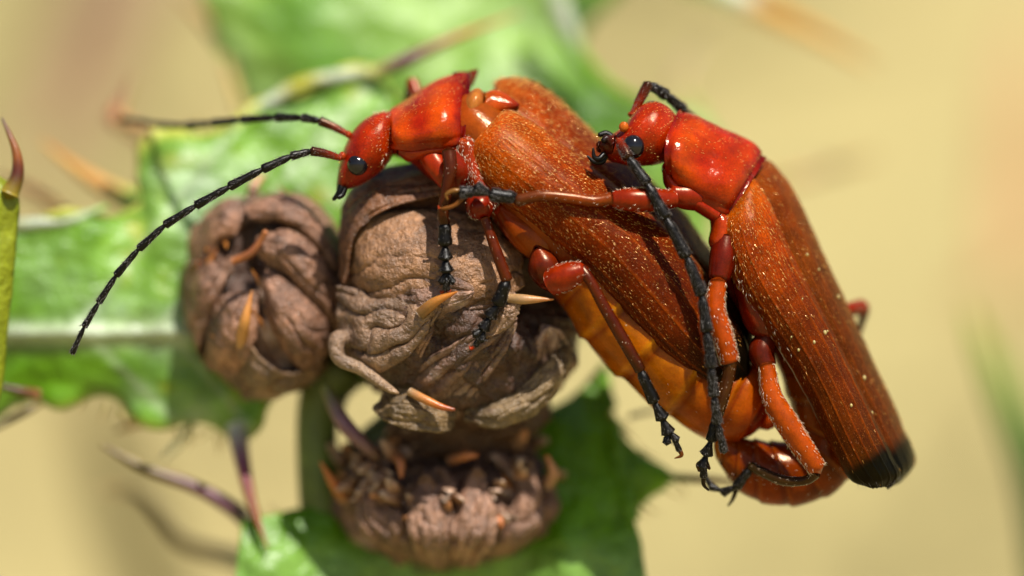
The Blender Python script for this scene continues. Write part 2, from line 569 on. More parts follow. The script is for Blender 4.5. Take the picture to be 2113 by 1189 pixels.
def blade(name, label, cat, pts, radii, cols, squash=0.25, group=None):
    V, F, T, c, _ = tube(pts, radii, n=50, nv=12, cols=cols, squash=squash)
    return make(name, V, F, M['dry_grass'], None, col=c, label=label, cat=cat, group=group)

# far out of focus blades and stalks
blade('dry_leaf', 'brown withered leaf hanging blurred behind the upper left corner', 'leaf',
      [(330, -260, 50), (260, -60, 48), (190, 80, 47), (150, 220, 46), (60, 330, 45)], [150, 130, 120, 90, 30],
      [C3(165, 125, 85), C3(150, 110, 70), C3(160, 118, 78), C3(190, 150, 105)])
blade('grass_stalk', 'olive grass stalk blurred behind the lower left corner', 'grass stalk',
      [(190, 760, 38), (210, 900, 38), (260, 1050, 38), (330, 1250, 38), (380, 1400, 38)], [30, 62, 80, 85, 85],
      [C3(130, 112, 58), C3(112, 100, 48), C3(120, 108, 54)])
blade('green_grass', 'green grass blurred at the lower right edge', 'grass blade',
      [(2000, 640, 15), (2050, 760, 15), (2105, 890, 15), (2160, 1040, 15), (2190, 1300, 15)], [8, 30, 44, 60, 60],
      [C3(180, 190, 70), C3(120, 160, 40), C3(50, 100, 14), C3(50, 100, 14)], squash=0.4)
blade('dry_grass_blade', 'peach coloured dry blade blurred along the upper right edge', 'grass blade',
      [(2140, 40, 48), (2120, 200, 47), (2110, 420, 46), (2090, 560, 45), (2000, 640, 45)], [30, 70, 80, 60, 20],
      [C3(222, 180, 120), C3(222, 170, 110), C3(225, 180, 120)])

# ------------------------------------------------------------------ the thistle
plant = root('thistle_plant', 'green spiny thistle with three brown shrivelled flower heads carrying both beetles', 'thistle', P(680, 1400, 2.5))

G1, G2, G3, G4 = C3(112, 164, 22), C3(150, 200, 72), C3(88, 140, 8), C3(185, 205, 70)
PALE = C3(222, 232, 200)
YEL = C3(202, 196, 44)

def add_leaf(rows, colf, disp, nu=170, nv=120, power=0.7, label=None):
    V, F, T, _, G = shell(rows, nu, nv, power=power, disp=disp)
    o = make('leaf', V, F, M['leaf'], plant, col=colf(T[:, 0], T[:, 1], V), solid=0.12, offset=-1, label=label)
    return o, G

def spike(parent, pts, radii, cols, mat='spine', nv=10, n=30):
    V, F, T, c, _ = tube(pts, radii, n=n, nv=nv, cols=cols)
    return make('spine', V, F, M[mat], parent, col=c)

# leaf A: the big leaf across the left half
LA = 3.0
rowsA = [(-90, 885, LA, -90, 480, LA, .2), (0, 876, LA, 10, 458, LA, .3), (70, 832, LA, 110, 450, LA, .4), (130, 826, LA, 190, 430, LA + .1, .5),
         (200, 830, LA, 250, 425, LA + .3, .5), (280, 866, LA, 300, 415, LA + .3, .5), (350, 880, LA, 303, 350, LA + .3, .5),
         (420, 888, LA, 312, 290, LA + .4, .5), (480, 902, LA, 385, 262, LA + .7, .5), (516, 892, LA, 480, 250, LA + 1.0, .5),
         (545, 845, LA, 560, 205, LA + 1.3, .5), (600, 812, LA, 640, 165, LA + 1.5, .5), (690, 800, LA, 720, 150, LA + 1.6, .4),
         (800, 790, LA, 800, 140, LA + 1.7, .4), (900, 760, LA + .5, 850, 215, LA + 1.9, .4), (960, 700, LA + 1, 930, 300, LA + 2, .3)]
def dispA(U, W, V):
    m = 0.15 * fbm(np.stack([V[..., 0] * 0.7, V[..., 2] * 0.9, U * 0], -1), 3)
    midr = np.exp(-((V[..., 2] + 0.95) / 0.16) ** 2) * (V[..., 0] < -6.0)
    edge = 0.25 * np.sin(V[..., 0] * 3.1) * (sstep(0.9, 1, W) + sstep(0.1, 0, W))
    return m + 0.14 * midr + edge
def colA(u, v, V):
    x = V[:, 0]; z = V[:, 2]
    n = fbm(np.stack([x * 0.45, z * 0.45, x * 0 + 3], -1), 3)[:, None]
    n2 = fbm(np.stack([x * 1.3, z * 1.3, x * 0 + 9], -1), 3)[:, None]
    c = G1 + (G2 - G1) * sstep(-0.3, 0.5, n) 
    c = c + (G3 - c) * (0.7 * sstep(0.0, 0.5, n2))
    c = c + (YEL - c) * (0.6 * sstep(0.25, 0.7, -n2 + n * .5))
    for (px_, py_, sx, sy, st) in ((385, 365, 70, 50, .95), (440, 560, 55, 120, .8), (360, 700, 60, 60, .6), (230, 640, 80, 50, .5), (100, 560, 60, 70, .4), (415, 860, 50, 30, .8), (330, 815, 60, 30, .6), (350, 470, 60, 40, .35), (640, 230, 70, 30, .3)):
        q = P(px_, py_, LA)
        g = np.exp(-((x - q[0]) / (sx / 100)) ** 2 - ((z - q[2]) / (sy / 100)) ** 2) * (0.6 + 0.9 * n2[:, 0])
        c = c + (C3(205, 228, 192) - c) * (st * np.clip(g, 0, 1))[:, None]  # pale patches: downy bloom, with glossy reflections painted into the colour
    mid = np.exp(-((z + 0.98) / 0.26) ** 2) * sstep(-5.3, -7.5, x)
    c = c + (PALE - c) * (0.85 * mid)[:, None]
    for k, (x0, sl) in enumerate(((-9.3, 1.3), (-7.6, 1.2), (-6.6, 1.5), (-9.0, -1.0), (-7.2, -1.2))):   # side veins
        dd = np.abs((z + 0.98) - sl * (x - x0)) / math.hypot(1, sl)
        on = (z + 0.98) * np.sign(sl) > 0
        c = c + (PALE - c) * (0.35 * np.exp(-(dd / 0.09) ** 2) * on)[:, None]
    e = sstep(0.955, 1.0, v) + sstep(0.03, 0, v) * 0.5
    c = c + (YEL * 1.1 + PALE * .2 - c) * np.clip(e, 0, 1)[:, None]
    return c
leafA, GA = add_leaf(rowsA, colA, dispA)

CW, PU, OR, OD, TAN = C3(200, 210, 190), C3(122, 72, 88), C3(200, 120, 48), C3(140, 70, 25), C3(176, 142, 84)
spike(leafA, [(488, 880, LA - .1), (500, 950, LA - .5), (520, 1040, LA - .9), (552, 1132, LA - 1.3)], [24, 17, 11, 2], [CW, PU * 1.2, OD, OD])
spike(leafA, [(395, 880, LA + .5), (368, 915, LA + .9), (335, 950, LA + 1.2)], [12, 9, 3], [CW, CW, CW])
spike(leafA, [(300, 868, LA + .3), (270, 878, LA + .6), (240, 890, LA + .9)], [10, 9, 3], [TAN, TAN, C3(120, 95, 50)])
spike(leafA, [(92, 826, LA), (50, 850, LA - .3), (-30, 892, LA - .6)], [6, 9, 8], [C3(140, 120, 50), C3(110, 95, 50), C3(120, 110, 50)])
spike(leafA, [(80, 814, LA - .6), (40, 806, LA - .8), (-30, 790, LA - 1.0)], [11, 9, 3], [C3(150, 95, 45), C3(90, 45, 20), C3(70, 30, 15)])
spike(leafA, [(300, 428, LA + 1.2), (230, 395, LA + 1.8), (160, 350, LA + 2.2), (85, 290, LA + 2.8)], [34, 24, 15, 3], [G2, C3(215, 170, 95), C3(215, 160, 80), C3(205, 150, 80)])
spike(leafA, [(318, 290, LA + 1.5), (275, 262, LA + 3), (240, 245, LA + 3.8), (258, 200, LA + 4.2), (275, 160, LA + 4.8)], [16, 18, 20, 9, 3], [C3(190, 160, 95), C3(195, 140, 90), C3(185, 125, 75), C3(140, 105, 65), C3(150, 115, 70)])
spike(leafA, [(320, 300, LA + 3.5), (280, 282, LA + 4.5), (225, 235, LA + 5)], [10, 10, 3], [C3(190, 150, 90), C3(170, 110, 70), C3(170, 110, 70)])
spike(leafA, [(770, 152, LA + 1.3), (830, 128, LA + 1.1), (880, 104, LA + 1.2), (960, 70, LA + 1.5), (1072, 28, LA + 2.2)], [17, 15, 12, 8, 2], [C3(205, 205, 110), PU, C3(130, 62, 40), C3(190, 110, 45), C3(190, 110, 50)])
spike(leafA, [(130, 445, LA + 2), (70, 400, LA + 4), (0, 372, LA + 5)], [20, 16, 6], [C3(150, 120, 60), C3(150, 105, 60), C3(140, 100, 60)])
for k in range(7):                                   # the pale swollen rim of the upper margin
    pass
V, F, T, c, _ = tube([(480, 256, LA + .9), (560, 208, LA + 1.1), (620, 175, LA + 1.2), (700, 158, LA + 1.3), (790, 146, LA + 1.3)], [6, 13, 17, 15, 12], n=60,
                     cols=[G2, PALE, YEL, PALE, YEL])
make('leaf_margin', V, F, M['leaf'], leafA, col=c)
V, F, T, c, _ = tube([(0, 470, LA), (60, 462, LA - .1), (140, 456, LA - .1), (220, 428, LA + .1)], [11, 13, 12, 6], n=50, cols=[YEL, PALE, PALE * .9, G2])
make('leaf_margin', V, F, M['leaf'], leafA, col=c)

# leaf C: the upper leaf, further back
LC = 8.0
rowsC = [(370, -120, LC, 1340, -120, LC + 2, 1.), (420, -10, LC, 1285, -20, LC + 2, 1.), (448, 50, LC, 1222, 55, LC + 1.5, 1.), (475, 120, LC, 1196, 110, LC + 1, 1.),
         (495, 180, LC, 1230, 172, LC + .6, 1.), (515, 240, LC, 1340, 205, LC + .6, 1.), (540, 330, LC, 1450, 255, LC + .8, 1.), (560, 450, LC, 1492, 330, LC + 1, 1.),
         (600, 600, LC, 1478, 450, LC + 1, 1.), (700, 700, LC, 1440, 540, LC + 1, .8), (900, 740, LC, 1350, 640, LC + 1, .5), (1000, 740, LC, 1200, 700, LC + 1, .3)]
def dispC(U, W, V):
    return 0.45 * fbm(np.stack([V[..., 0] * 0.45, V[..., 2] * 0.45, U * 0 + 4], -1), 3)
def colC(u, v, V):
    x = V[:, 0]; z = V[:, 2]
    n = fbm(np.stack([x * 0.3 + 5, z * 0.3, x * 0 + 1], -1), 3)[:, None]
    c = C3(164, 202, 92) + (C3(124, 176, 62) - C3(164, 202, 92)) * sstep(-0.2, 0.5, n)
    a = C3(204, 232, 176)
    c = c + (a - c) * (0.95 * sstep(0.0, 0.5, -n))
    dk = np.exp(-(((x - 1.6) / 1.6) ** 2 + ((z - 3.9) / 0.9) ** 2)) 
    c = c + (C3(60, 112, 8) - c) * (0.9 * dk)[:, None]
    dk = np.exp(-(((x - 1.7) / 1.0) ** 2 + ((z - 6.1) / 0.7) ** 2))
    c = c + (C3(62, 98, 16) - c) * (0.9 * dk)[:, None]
    return c
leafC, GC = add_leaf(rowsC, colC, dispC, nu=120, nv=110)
spike(leafC, [(470, 100, LC), (430, 50, LC + 1.5), (375, -10, LC + 3)], [22, 14, 4], [G2, C3(185, 150, 90), C3(175, 140, 85)])
spike(leafC, [(510, 250, LC - 1), (485, 190, LC - .6), (462, 120, LC)], [12, 9, 2], [C3(190, 180, 90), C3(200, 170, 90), C3(170, 130, 70)])
spike(leafC, [(1400, -60, LC + 3), (1520, -10, LC + 3), (1570, 20, LC + 3), (1680, 70, LC + 3.5), (1800, 135, LC + 4)], [36, 30, 26, 18, 6], [G2, PALE, C3(215, 160, 75), C3(222, 165, 80), C3(210, 160, 90)])
spike(leafC, [(1450, 260, LC + 5), (1400, 180, LC + 6), (1430, 110, LC + 6.5), (1485, 60, LC + 7)], [12, 12, 8, 3], [G2, C3(190, 165, 110), C3(170, 150, 100), C3(180, 160, 100)])
spike(leafC, [(1480, 400, LC + 4), (1620, 372, LC + 5), (1720, 345, LC + 5.5), (1810, 322, LC + 6)], [16, 15, 13, 5], [G2, C3(185, 155, 90), C3(165, 135, 75), C3(170, 140, 80)])
V, F, T, c, _ = tube([(1140, -60, LC - 1), (1150, 10, LC - 1), (1170, 60, LC - 1), (1200, 120, LC - 1), (1260, 185, LC - 1), (1350, 225, LC - .6)], [24, 26, 22, 16, 16, 10], n=60,
                     cols=[G2, PALE * 1.05, PALE, G2, C3(140, 190, 30), C3(140, 190, 40)])
make('leaf_margin', V, F, M['leaf'], leafC, col=c)

# leaf B: runs under the lowest head
LB = 3.2
rowsB = [(470, 1320, LB - 1.6, 500, 1072, LB - .9, .2), (560, 1320, LB - 1.5, 560, 1062, LB - .8, .3), (640, 1320, LB - 1.1, 660, 1048, LB - .4, .4), (800, 1320, LB - .5, 770, 1000, LB + .2, .4),
         (950, 1320, LB, 900, 900, LB, .5), (1080, 1320, LB, 1050, 880, LB, .5), (1180, 1320, LB - 1.2, 1130, 850, LB + .3, .5), (1270, 1320, LB - 1.2, 1195, 800, LB + .6, .5),
         (1340, 1260, LB - 1, 1246, 752, LB + .8, .4), (1316, 1160, LB - .6, 1254, 840, LB + .5, .4), (1306, 1095, LB, 1290, 900, LB, .3), (1330, 1035, LB, 1335, 945, LB, .2),
         (1370, 1003, LB, 1380, 975, LB, .1), (1402, 990, LB, 1404, 984, LB, .05)]
def dispB(U, W, V):
    return 0.22 * fbm(np.stack([V[..., 0] * 0.8, V[..., 2] * 0.8, U * 0 + 8], -1), 3)
def colB(u, v, V):
    x = V[:, 0]; z = V[:, 2]
    n = fbm(np.stack([x * 0.6, z * 0.6, x * 0 + 5], -1), 3)[:, None]
    c = G1 * 1.15 + (G3 - G1) * sstep(-0.1, 0.5, n)
    n2 = fbm(np.stack([x * 0.8 + 9, z * 1.2, x * 0 + 5], -1), 2)
    pl = sstep(-5.1, -5.8, z + 0.15 * n2)
    c = c + (C3(180, 212, 140) - c) * (0.3 * pl)[:, None]  # paler towards the bottom: bright highlights painted into the leaf colour
    return c
leafB, GB = add_leaf(rowsB, colB, dispB)
spike(leafB, [(1385, 985, LB - .2), (1440, 988, LB - .6), (1500, 992, LB - .8), (1560, 1005, LB - 1.1)], [10, 9, 6, 2], [G3, C3(110, 90, 40), C3(140, 105, 50), C3(150, 110, 50)])
spike(leafB, [(520, 1088, LB - .2), (480, 1050, LB - .4), (400, 1005, LB - .5), (300, 968, LB - .5), (210, 918, LB - .4)], [18, 18, 15, 12, 3], [C3(120, 140, 90), C3(118, 82, 88), C3(112, 72, 72), C3(120, 100, 55), C3(100, 75, 40)])
spike(leafB, [(560, 1185, LB + 3), (470, 1150, LB + 4), (380, 1120, LB + 4.5), (330, 1060, LB + 5), (280, 1015, LB + 5.5), (200, 1012, LB + 6)], [28, 20, 16, 14, 10, 4], [G3, C3(130, 110, 60), C3(160, 130, 75), C3(165, 135, 80), C3(165, 135, 85), C3(175, 145, 95)])
spike(leafB, [(1300, 860, LB), (1340, 850, LB + .4), (1390, 845, LB + .8)], [6, 5, 2], [C3(140, 130, 80), C3(140, 120, 80), C3(150, 130, 90)])

# leaf D: the narrow yellow green edge at the left
rowsD = [(-60, 330, .3, 14, 372, .5, .05), (-60, 420, .3, 40, 412, .5, .2), (-60, 500, .3, 33, 500, .5, .2), (-60, 600, .3, 26, 600, .5, .2), (-60, 700, .3, 16, 700, .5, .2), (-60, 800, .3, 4, 800, .5, .2), (-80, 860, .3, -12, 870, .5, .1)]
leafD, GD = add_leaf(rowsD, lambda u, v, V: np.tile(C3(160, 170, 40), (len(V), 1)) * (1 + 0.3 * fbm(V * 1.5, 3)[:, None]),
                     lambda U, W, V: 0.05 * fbm(V * 1.2, 3), nu=70, nv=20, label='narrow yellow green leaf edge')
spike(leafD, [(20, 400, .3), (36, 360, .3), (32, 310, .3), (4, 244, .4)], [20, 14, 9, 2], [C3(160, 140, 40), C3(95, 45, 20), C3(150, 85, 25), C3(70, 40, 20)])

# stem and side branches
V, F, T, c, _ = tube([(760, 1420, 3.2), (700, 1230, 3.2), (668, 1080, 3.1), (655, 950, 3.0), (660, 830, 3.0), (700, 760, 3.0)], [60, 55, 48, 44, 46, 60], n=60, nv=24,
                     cols=[C3(92, 112, 30), C3(92, 112, 30), C3(100, 118, 40), C3(88, 100, 30)])
make('stem', V, F, M['stem'], plant, col=c)
V, F, T, c, _ = tube([(690, 1000, 3.4), (800, 900, 3.0), (930, 820, 2.6)], [50, 46, 60], n=30, nv=20, cols=[C3(70, 84, 24), C3(70, 84, 24)])
make('branch', V, F, M['stem'], plant, col=c)
V, F, T, c, _ = tube([(690, 830, 3.0), (640, 760, 2.9), (580, 700, 2.6)], [46, 42, 60], n=30, nv=20, cols=[C3(70, 84, 24), C3(70, 84, 24)])
make('branch', V, F, M['stem'], plant, col=c)
V, F, T, c, _ = tube([(730, 1240, 3.2), (820, 1190, 3.2), (920, 1120, 3.0)], [46, 46, 70], n=30, nv=20, cols=[C3(90, 110, 34), C3(80, 100, 34)])
make('branch', V, F, M['stem'], plant, col=c)
spl = spike(plant, [(672, 800, 1.6), (706, 868, 1.3), (748, 915, 1.3), (778, 946, 1.5)], [12, 17, 14, 7], [C3(120, 130, 60), C3(140, 100, 110), C3(135, 95, 100), C3(150, 120, 90)])

rs = np.random.default_rng(21)
for (leaf, pts, d, n, dirn) in ((leafA, [(100, 828), (200, 832), (290, 868), (380, 884), (470, 900)], LA, 16, 1), (leafB, [(1304, 1110), (1320, 1055), (1360, 1008), (1400, 990)], LB, 8, 1),
                                (leafB, [(1250, 830), (1285, 890), (1330, 940)], LB, 8, 1), (leafB, [(520, 1080), (600, 1058), (680, 1046)], LB, 6, -1), (leafA, [(312, 330), (330, 285), (400, 262), (480, 250)], LA + .7, 9, -1)):
    cv = catmull(pts, 60)
    for k in range(n):
        q = cv[rs.integers(0, 60)]; L = rs.uniform(18, 46); a = rs.uniform(.5, 2.6)
        ex, ey = q[0] + math.cos(a) * L * (1 if leaf is leafA else 1.2), q[1] + dirn * math.sin(a) * L
        spike(leaf, [(q[0], q[1] - 4 * dirn, d), ((q[0] + ex) / 2, (q[1] + ey) / 2, d + .1), (ex, ey, d + .3)], [3.2, 2.2, .6], [C3(170, 175, 90), C3(190, 170, 110), C3(180, 150, 100)], nv=6, n=10)

# ------------------------------------------------------------------ flower heads
BR1, BR2, BR3 = C3(156, 118, 96), C3(96, 66, 50), C3(216, 184, 166)
def flower_head(center, R, axis, rings, seed, label, tint=1.0, spine_on=True, rough=1.0, core_col=BR2):
    r = np.random.default_rng(seed)
    c0 = P(*center)
    R = np.array(R)
    w = np.array(axis, float); w /= np.linalg.norm(w)
    u = np.cross(w, [0, 0, 1.0]); u /= np.linalg.norm(u)
    v = np.cross(w, u)
    def pos(phi, th, s):
        d = np.cos(phi)[..., None] * w + (np.sin(phi) * np.cos(th))[..., None] * u + (np.sin(phi) * np.sin(th))[..., None] * v
        return c0 + d * R * s[..., None], d
    ph = np.linspace(0.02, math.pi - 0.02, 110); th = np.linspace(0, 2 * math.pi, 180, endpoint=False)
    PH, TH = np.meshgrid(ph, th, indexing='ij')
    d = np.cos(PH)[..., None] * w + (np.sin(PH) * np.cos(TH))[..., None] * u + (np.sin(PH) * np.sin(TH))[..., None] * v
    s = 0.9 + 0.10 * rough * fbm(d * 2.6 + seed, 4, True) - 0.42 * np.exp(-(PH / 0.33) ** 2)
    G = c0 + d * R * s[..., None]
    nz = fbm(d * 5 + seed, 4)[..., None]
    cc = core_col * (1 + 0.35 * nz)
    head = make('flower_head', G.reshape(-1, 3), grid_faces(len(ph), len(th), True), M['bract'], plant,
                col=cc.reshape(-1, 3) * tint, label=label)
    bvh_v = [G.reshape(-1, 3)]; bvh_f = [np.array(grid_faces(len(ph), len(th), True))]; nb = len(bvh_v[0])
    for ri, (count, tipphi, basephi, hw, sc, curl) in enumerate(rings):
        for k in range(count):
            th0 = 2 * math.pi * (k + 0.5 * (ri % 2)) / count + r.normal() * 0.16
            tp = tipphi * (1 + r.normal() * 0.16); bp = basephi
            nu, nv = 64, 40
            A = np.linspace(0, 1, nu)[:, None] * np.ones((1, nv)); B = np.ones((nu, 1)) * np.linspace(-1, 1, nv)[None]
            phi = bp + (tp - bp) * A
            width = hw * (1 + 0.2 * r.normal()) * (0.72 + 0.28 * np.sin(A * math.pi)) * np.sqrt(np.clip(1 - A ** 3.2, 0.0004, 1))
            tw = r.normal() * 0.25
            edge = 1 + 0.14 * noise(np.stack([A * 6 + seed, B * 0 + np.sign(B), A * 0 + k * 3.1], -1))
            theta = th0 + tw * A ** 2 + B * width * edge / np.maximum(np.sin(phi), 0.35)
            big = fbm(np.stack([B * 1.3 + k * 7.7, A * 1.2 + ri * 5.1, A * 0 + seed * 1.7], -1), 2)
            ridge = fbm(np.stack([B * 4.2 + k * 9.1 + 0.8 * big, A * 1.6 + ri * 3.3, A * 0 + seed], -1), 4, True)
            s = sc + 0.045 * A - 0.055 * B ** 2 * (1 - curl) + 0.05 * curl * np.abs(B) ** 3 + rough * (0.065 * big + 0.020 * ridge)
            cr = noise(np.stack([B * 1.8 + k * 4.3 + 1.2 * big, A * 1.1 + ri * 2.7, A * 0 + seed * 2.3], -1))
            s = s - 0.085 * rough / 1.7 * np.exp(-np.abs(cr) / 0.06)
            s = s + 0.03 * r.normal()
            X, dd = pos(phi, theta, s)
            X = X + dd * (0.06 * rough * fbm(X * 2.4, 4))[..., None]
            tone = r.uniform(0.78, 1.22)
            n1 = fbm(X * 1.1 + 31, 3)[..., None]; n2 = fbm(X * 4.0 + 11, 3)[..., None]
            cb = BR1 + (BR2 - BR1) * sstep(-0.1, 0.5, n1) + (BR3 - BR1) * sstep(0.05, 0.6, -n1 + 0.4 * n2)
            grn = sstep(2.1, 2.7, phi)[..., None]
            cb = cb + (C3(118, 116, 60) - cb) * 0.6 * grn
            cb = cb * tone * tint * (1 + 0.25 * n2)
            make('bract', X.reshape(-1, 3), grid_faces(nu, nv), M['bract'], head, col=cb.reshape(-1, 3), solid=0.07, offset=0)
            bvh_v.append(X.reshape(-1, 3)); bvh_f.append(np.array(grid_faces(nu, nv)) + nb); nb += nu * nv
            if spine_on and r.random() < 0.22:
                tip = X[-1].mean(axis=0); back = X[-10].mean(axis=0)
                dv = tip - back; dv /= np.linalg.norm(dv)
                dv = dv * 0.75 + dd[-1].mean(axis=0) * 0.5; dv /= np.linalg.norm(dv)
                L = r.uniform(0.3, 0.62)
                pts = np.array([back, tip, tip + dv * L])
                n = 14; tt = np.linspace(0, 1, n)[:, None]
                cen = pts[0] * (1 - tt) ** 2 + 2 * pts[1] * tt * (1 - tt) + pts[2] * tt ** 2
                rad = 0.10 * (1 - tt[:, 0]) + 0.004
                a = np.cross(dv, w + 0.01); a /= np.linalg.norm(a); b2 = np.cross(dv, a)
                thh = np.linspace(0, 2 * math.pi, 8, endpoint=False)
                VV = cen[:, None] + rad[:, None, None] * (np.cos(thh)[None, :, None] * a + np.sin(thh)[None, :, None] * b2)
                cs = np.repeat(C3(150, 100, 60) * (1 - tt) + C3(200, 125, 50) * tt, 8, axis=0)
                make('spine', VV.reshape(-1, 3), grid_faces(n, 8, True), M['spine'], head, col=cs)
    vv = np.vstack(bvh_v); ff = np.vstack(bvh_f)
    tree = BVHTree.FromPolygons([tuple(x) for x in vv.tolist()], ff.tolist())
    return head, tree

def depth_at(tree, px, py, default=0.0):
    o = Vector((0, -DIST, 0)); d = (Vector(P(px, py, 0)) - o).normalized()
    hit = tree.ray_cast(o, d)
    return default if hit[0] is None else hit[0].y

head1, tree1 = flower_head((550, 602, 2.6), (1.68, 1.6, 2.12), (-0.24, -0.90, 0.28),
    [(6, 1.25, 2.9, 0.42, 0.98, 0.2), (7, 0.62, 2.7, 0.42, 0.955, 0.1), (6, 0.3, 2.2, 0.34, 0.93, 0.3)], 11,
    'shrivelled brown flower head left of the large one', rough=1.3, tint=1.1)
head2, tree2 = flower_head((957, 638, 1.75), (2.50, 2.35, 2.42), (0.62, -0.72, 0.1),
    [(6, 1.35, 2.95, 0.44, 0.98, 0.1), (7, 0.75, 2.7, 0.40, 0.955, 0.1), (6, 0.3, 2.2, 0.34, 0.93, 0.2)], 23,
    'large shrivelled brown flower head under the left beetle', rough=1.7)
head3, tree3 = flower_head((922, 1022, 3.2), (2.2, 1.85, 1.52), (0.05, -0.66, 0.74),
    [(7, 1.2, 2.9, 0.42, 0.98, 0.5), (8, 0.8, 2.6, 0.36, 0.95, 0.8), (8, 0.5, 2.0, 0.26, 0.95, 1.0)], 37,
    'open ragged brown flower head, lowest of the three', rough=2.2, tint=1.25)

# hand placed bracts and spines of the large head
def px_bract(parent, rows, seed, col, amp=0.06, nu=70, nv=40, power=0.8):
    def disp(U, W, V):
        warp = fbm(np.stack([W * 2, U * 2, U * 0 + seed * 3], -1), 2)
        cr = noise(np.stack([W * 2.7 + seed + 1.3 * warp, U * 1.8, U * 0 + seed * 1.3], -1))
        return (1.2 * amp * fbm(np.stack([W * 2.2 + seed, U * 1.5, U * 0 + seed * 2], -1), 2) + 0.6 * amp * fbm(np.stack([W * 5 + seed + .6 * warp, U * 2.0, U * 0 + seed], -1), 4, True) + amp * 0.8 * fbm(V * 3 + seed, 4)
                - 2.0 * amp * np.exp(-np.abs(cr) / 0.06))
    V, F, T, _, G = shell(rows, nu, nv, power=power, disp=disp)
    n1 = fbm(V * 1.3 + seed, 3)[:, None]; n2 = fbm(V * 5 + seed, 3)[:, None]
    c = col * (1 + 0.4 * n1 + 0.3 * n2) * np.array([1.0, .9, .85])
    c = c * .93
    c = c + (BR2 - c) * (0.8 * sstep(.1, .5, fbm(V * 1.8 + seed + 9, 4)[:, None]))
    return make('bract', V, F, M['bract'], parent, col=c, solid=0.07, offset=0)

def d2(x, y, off=0.0): return depth_at(tree2, x, y, 0.5) - off
TANB = C3(178, 136, 98)
# smooth bulging tan bract at the upper left of the large head
px_bract(head2, [(735, 610, .3, 722, 540, .8, .0), (800, 640, -.1, 735, 470, .5, .35), (880, 640, -.3, 800, 440, .2, .45), (960, 640, -.45, 900, 436, .1, .5),
                 (1030, 620, -.4, 1000, 450, .2, .45), (1080, 590, -.1, 1070, 490, .3, .1)], 3.1, TANB, amp=0.05)
px_bract(head2, [(716, 580, .7, 712, 480, 1.0, .0), (760, 560, .5, 738, 410, .9, .1), (840, 520, .35, 800, 372, .8, .15), (940, 500, .3, 920, 362, .8, .2), (1040, 510, .35, 1040, 380, .9, .2), (1100, 540, .4, 1110, 430, .9, .1)], 7.7, C3(140, 84, 50), amp=0.05)  # added dark inner bract; the cavity's shade is put into its colour
# arching bract that stands over it
px_bract(head2, [(712, 590, .5, 706, 570, .9, .0), (728, 500, .2, 706, 460, .9, .1), (752, 462, .0, 722, 400, .9, .15), (800, 432, -.1, 770, 360, .9, .2),
                 (870, 412, -.05, 850, 340, 1.0, .2), (950, 400, .1, 950, 345, 1.0, .2), (1040, 410, .3, 1050, 370, 1.1, .1)], 5.2, C3(140, 98, 66), amp=0.05)
# wrinkled band across the middle ending in the orange spine
px_bract(head2, [(700, 700, .5, 700, 590, .5, .0), (760, 770, .0, 752, 600, .1, .3), (830, 740, -.35, 830, 608, -.2, .25), (880, 680, -.6, 880, 606, -.5, .15), (912, 634, -.85, 905, 612, -.8, .02)], 8.3, C3(150, 122, 96), amp=0.09)
spike(head2, [(868, 648, -.75), (900, 622, -.98), (944, 602, -1.15)], [13, 10, 1.5], [C3(110, 80, 40), C3(190, 125, 50), C3(205, 120, 35)])
# narrow bract and pale spine to the right
px_bract(head2, [(1000, 700, -.6, 1035, 600, -.5, .0), (1040, 680, -.7, 1050, 604, -.6, .15), (1070, 645, -.85, 1075, 612, -.8, .05)], 4.4, C3(165, 135, 108), amp=0.05)
spike(head2, [(1050, 616, -.8), (1085, 618, -.92), (1142, 618, -1.0)], [10, 10, 1.5], [C3(175, 140, 100), C3(185, 140, 90), C3(200, 120, 45)])
# curled strap bract and broken flake at the lower left
spike(head2, [(735, 700, .4), (697, 700, .1), (700, 740, .0), (745, 762, -.1), (800, 800, -.25), (822, 812, -.3)], [15, 18, 15, 13, 9, 3], [C3(150, 118, 92), C3(160, 128, 100), C3(170, 138, 108), C3(190, 150, 110)], mat='bract', nv=14)
px_bract(head2, [(770, 845, .4, 800, 800, .5, .0), (800, 870, .1, 828, 806, .2, .1), (850, 885, .0, 862, 808, .1, .15), (905, 888, .1, 900, 835, .1, .1), (935, 880, .4, 940, 845, .4, .0)], 6.6, C3(140, 118, 82), amp=0.08)
spike(head2, [(845, 808, -.1), (880, 826, -.3), (912, 840, -.35), (938, 846, -.35)], [9, 9, 7, 4], [C3(170, 138, 100), C3(205, 130, 60), C3(190, 95, 30), C3(120, 60, 30)])
px_bract(head2, [(960, 868, .5, 960, 850, .5, .0), (1020, 880, .3, 1020, 838, .3, .15), (1090, 860, .3, 1075, 800, .3, .2), (1150, 805, .4, 1130, 750, .3, .2), (1180, 740, .6, 1165, 700, .5, .0)], 9.9, C3(150, 130, 96), amp=0.06)

px_bract(head2, [(800, 930, 2.2, 800, 850, 2.0, .0), (880, 940, 2.2, 880, 850, 1.8, .2), (980, 935, 2.2, 980, 850, 1.7, .2), (1080, 915, 2.2, 1070, 830, 1.8, .2), (1140, 860, 2.3, 1130, 800, 2.0, .0)], 5.5, C3(104, 74, 50), amp=0.08)  # added dark bract, coloured to stand in for shadow between the heads
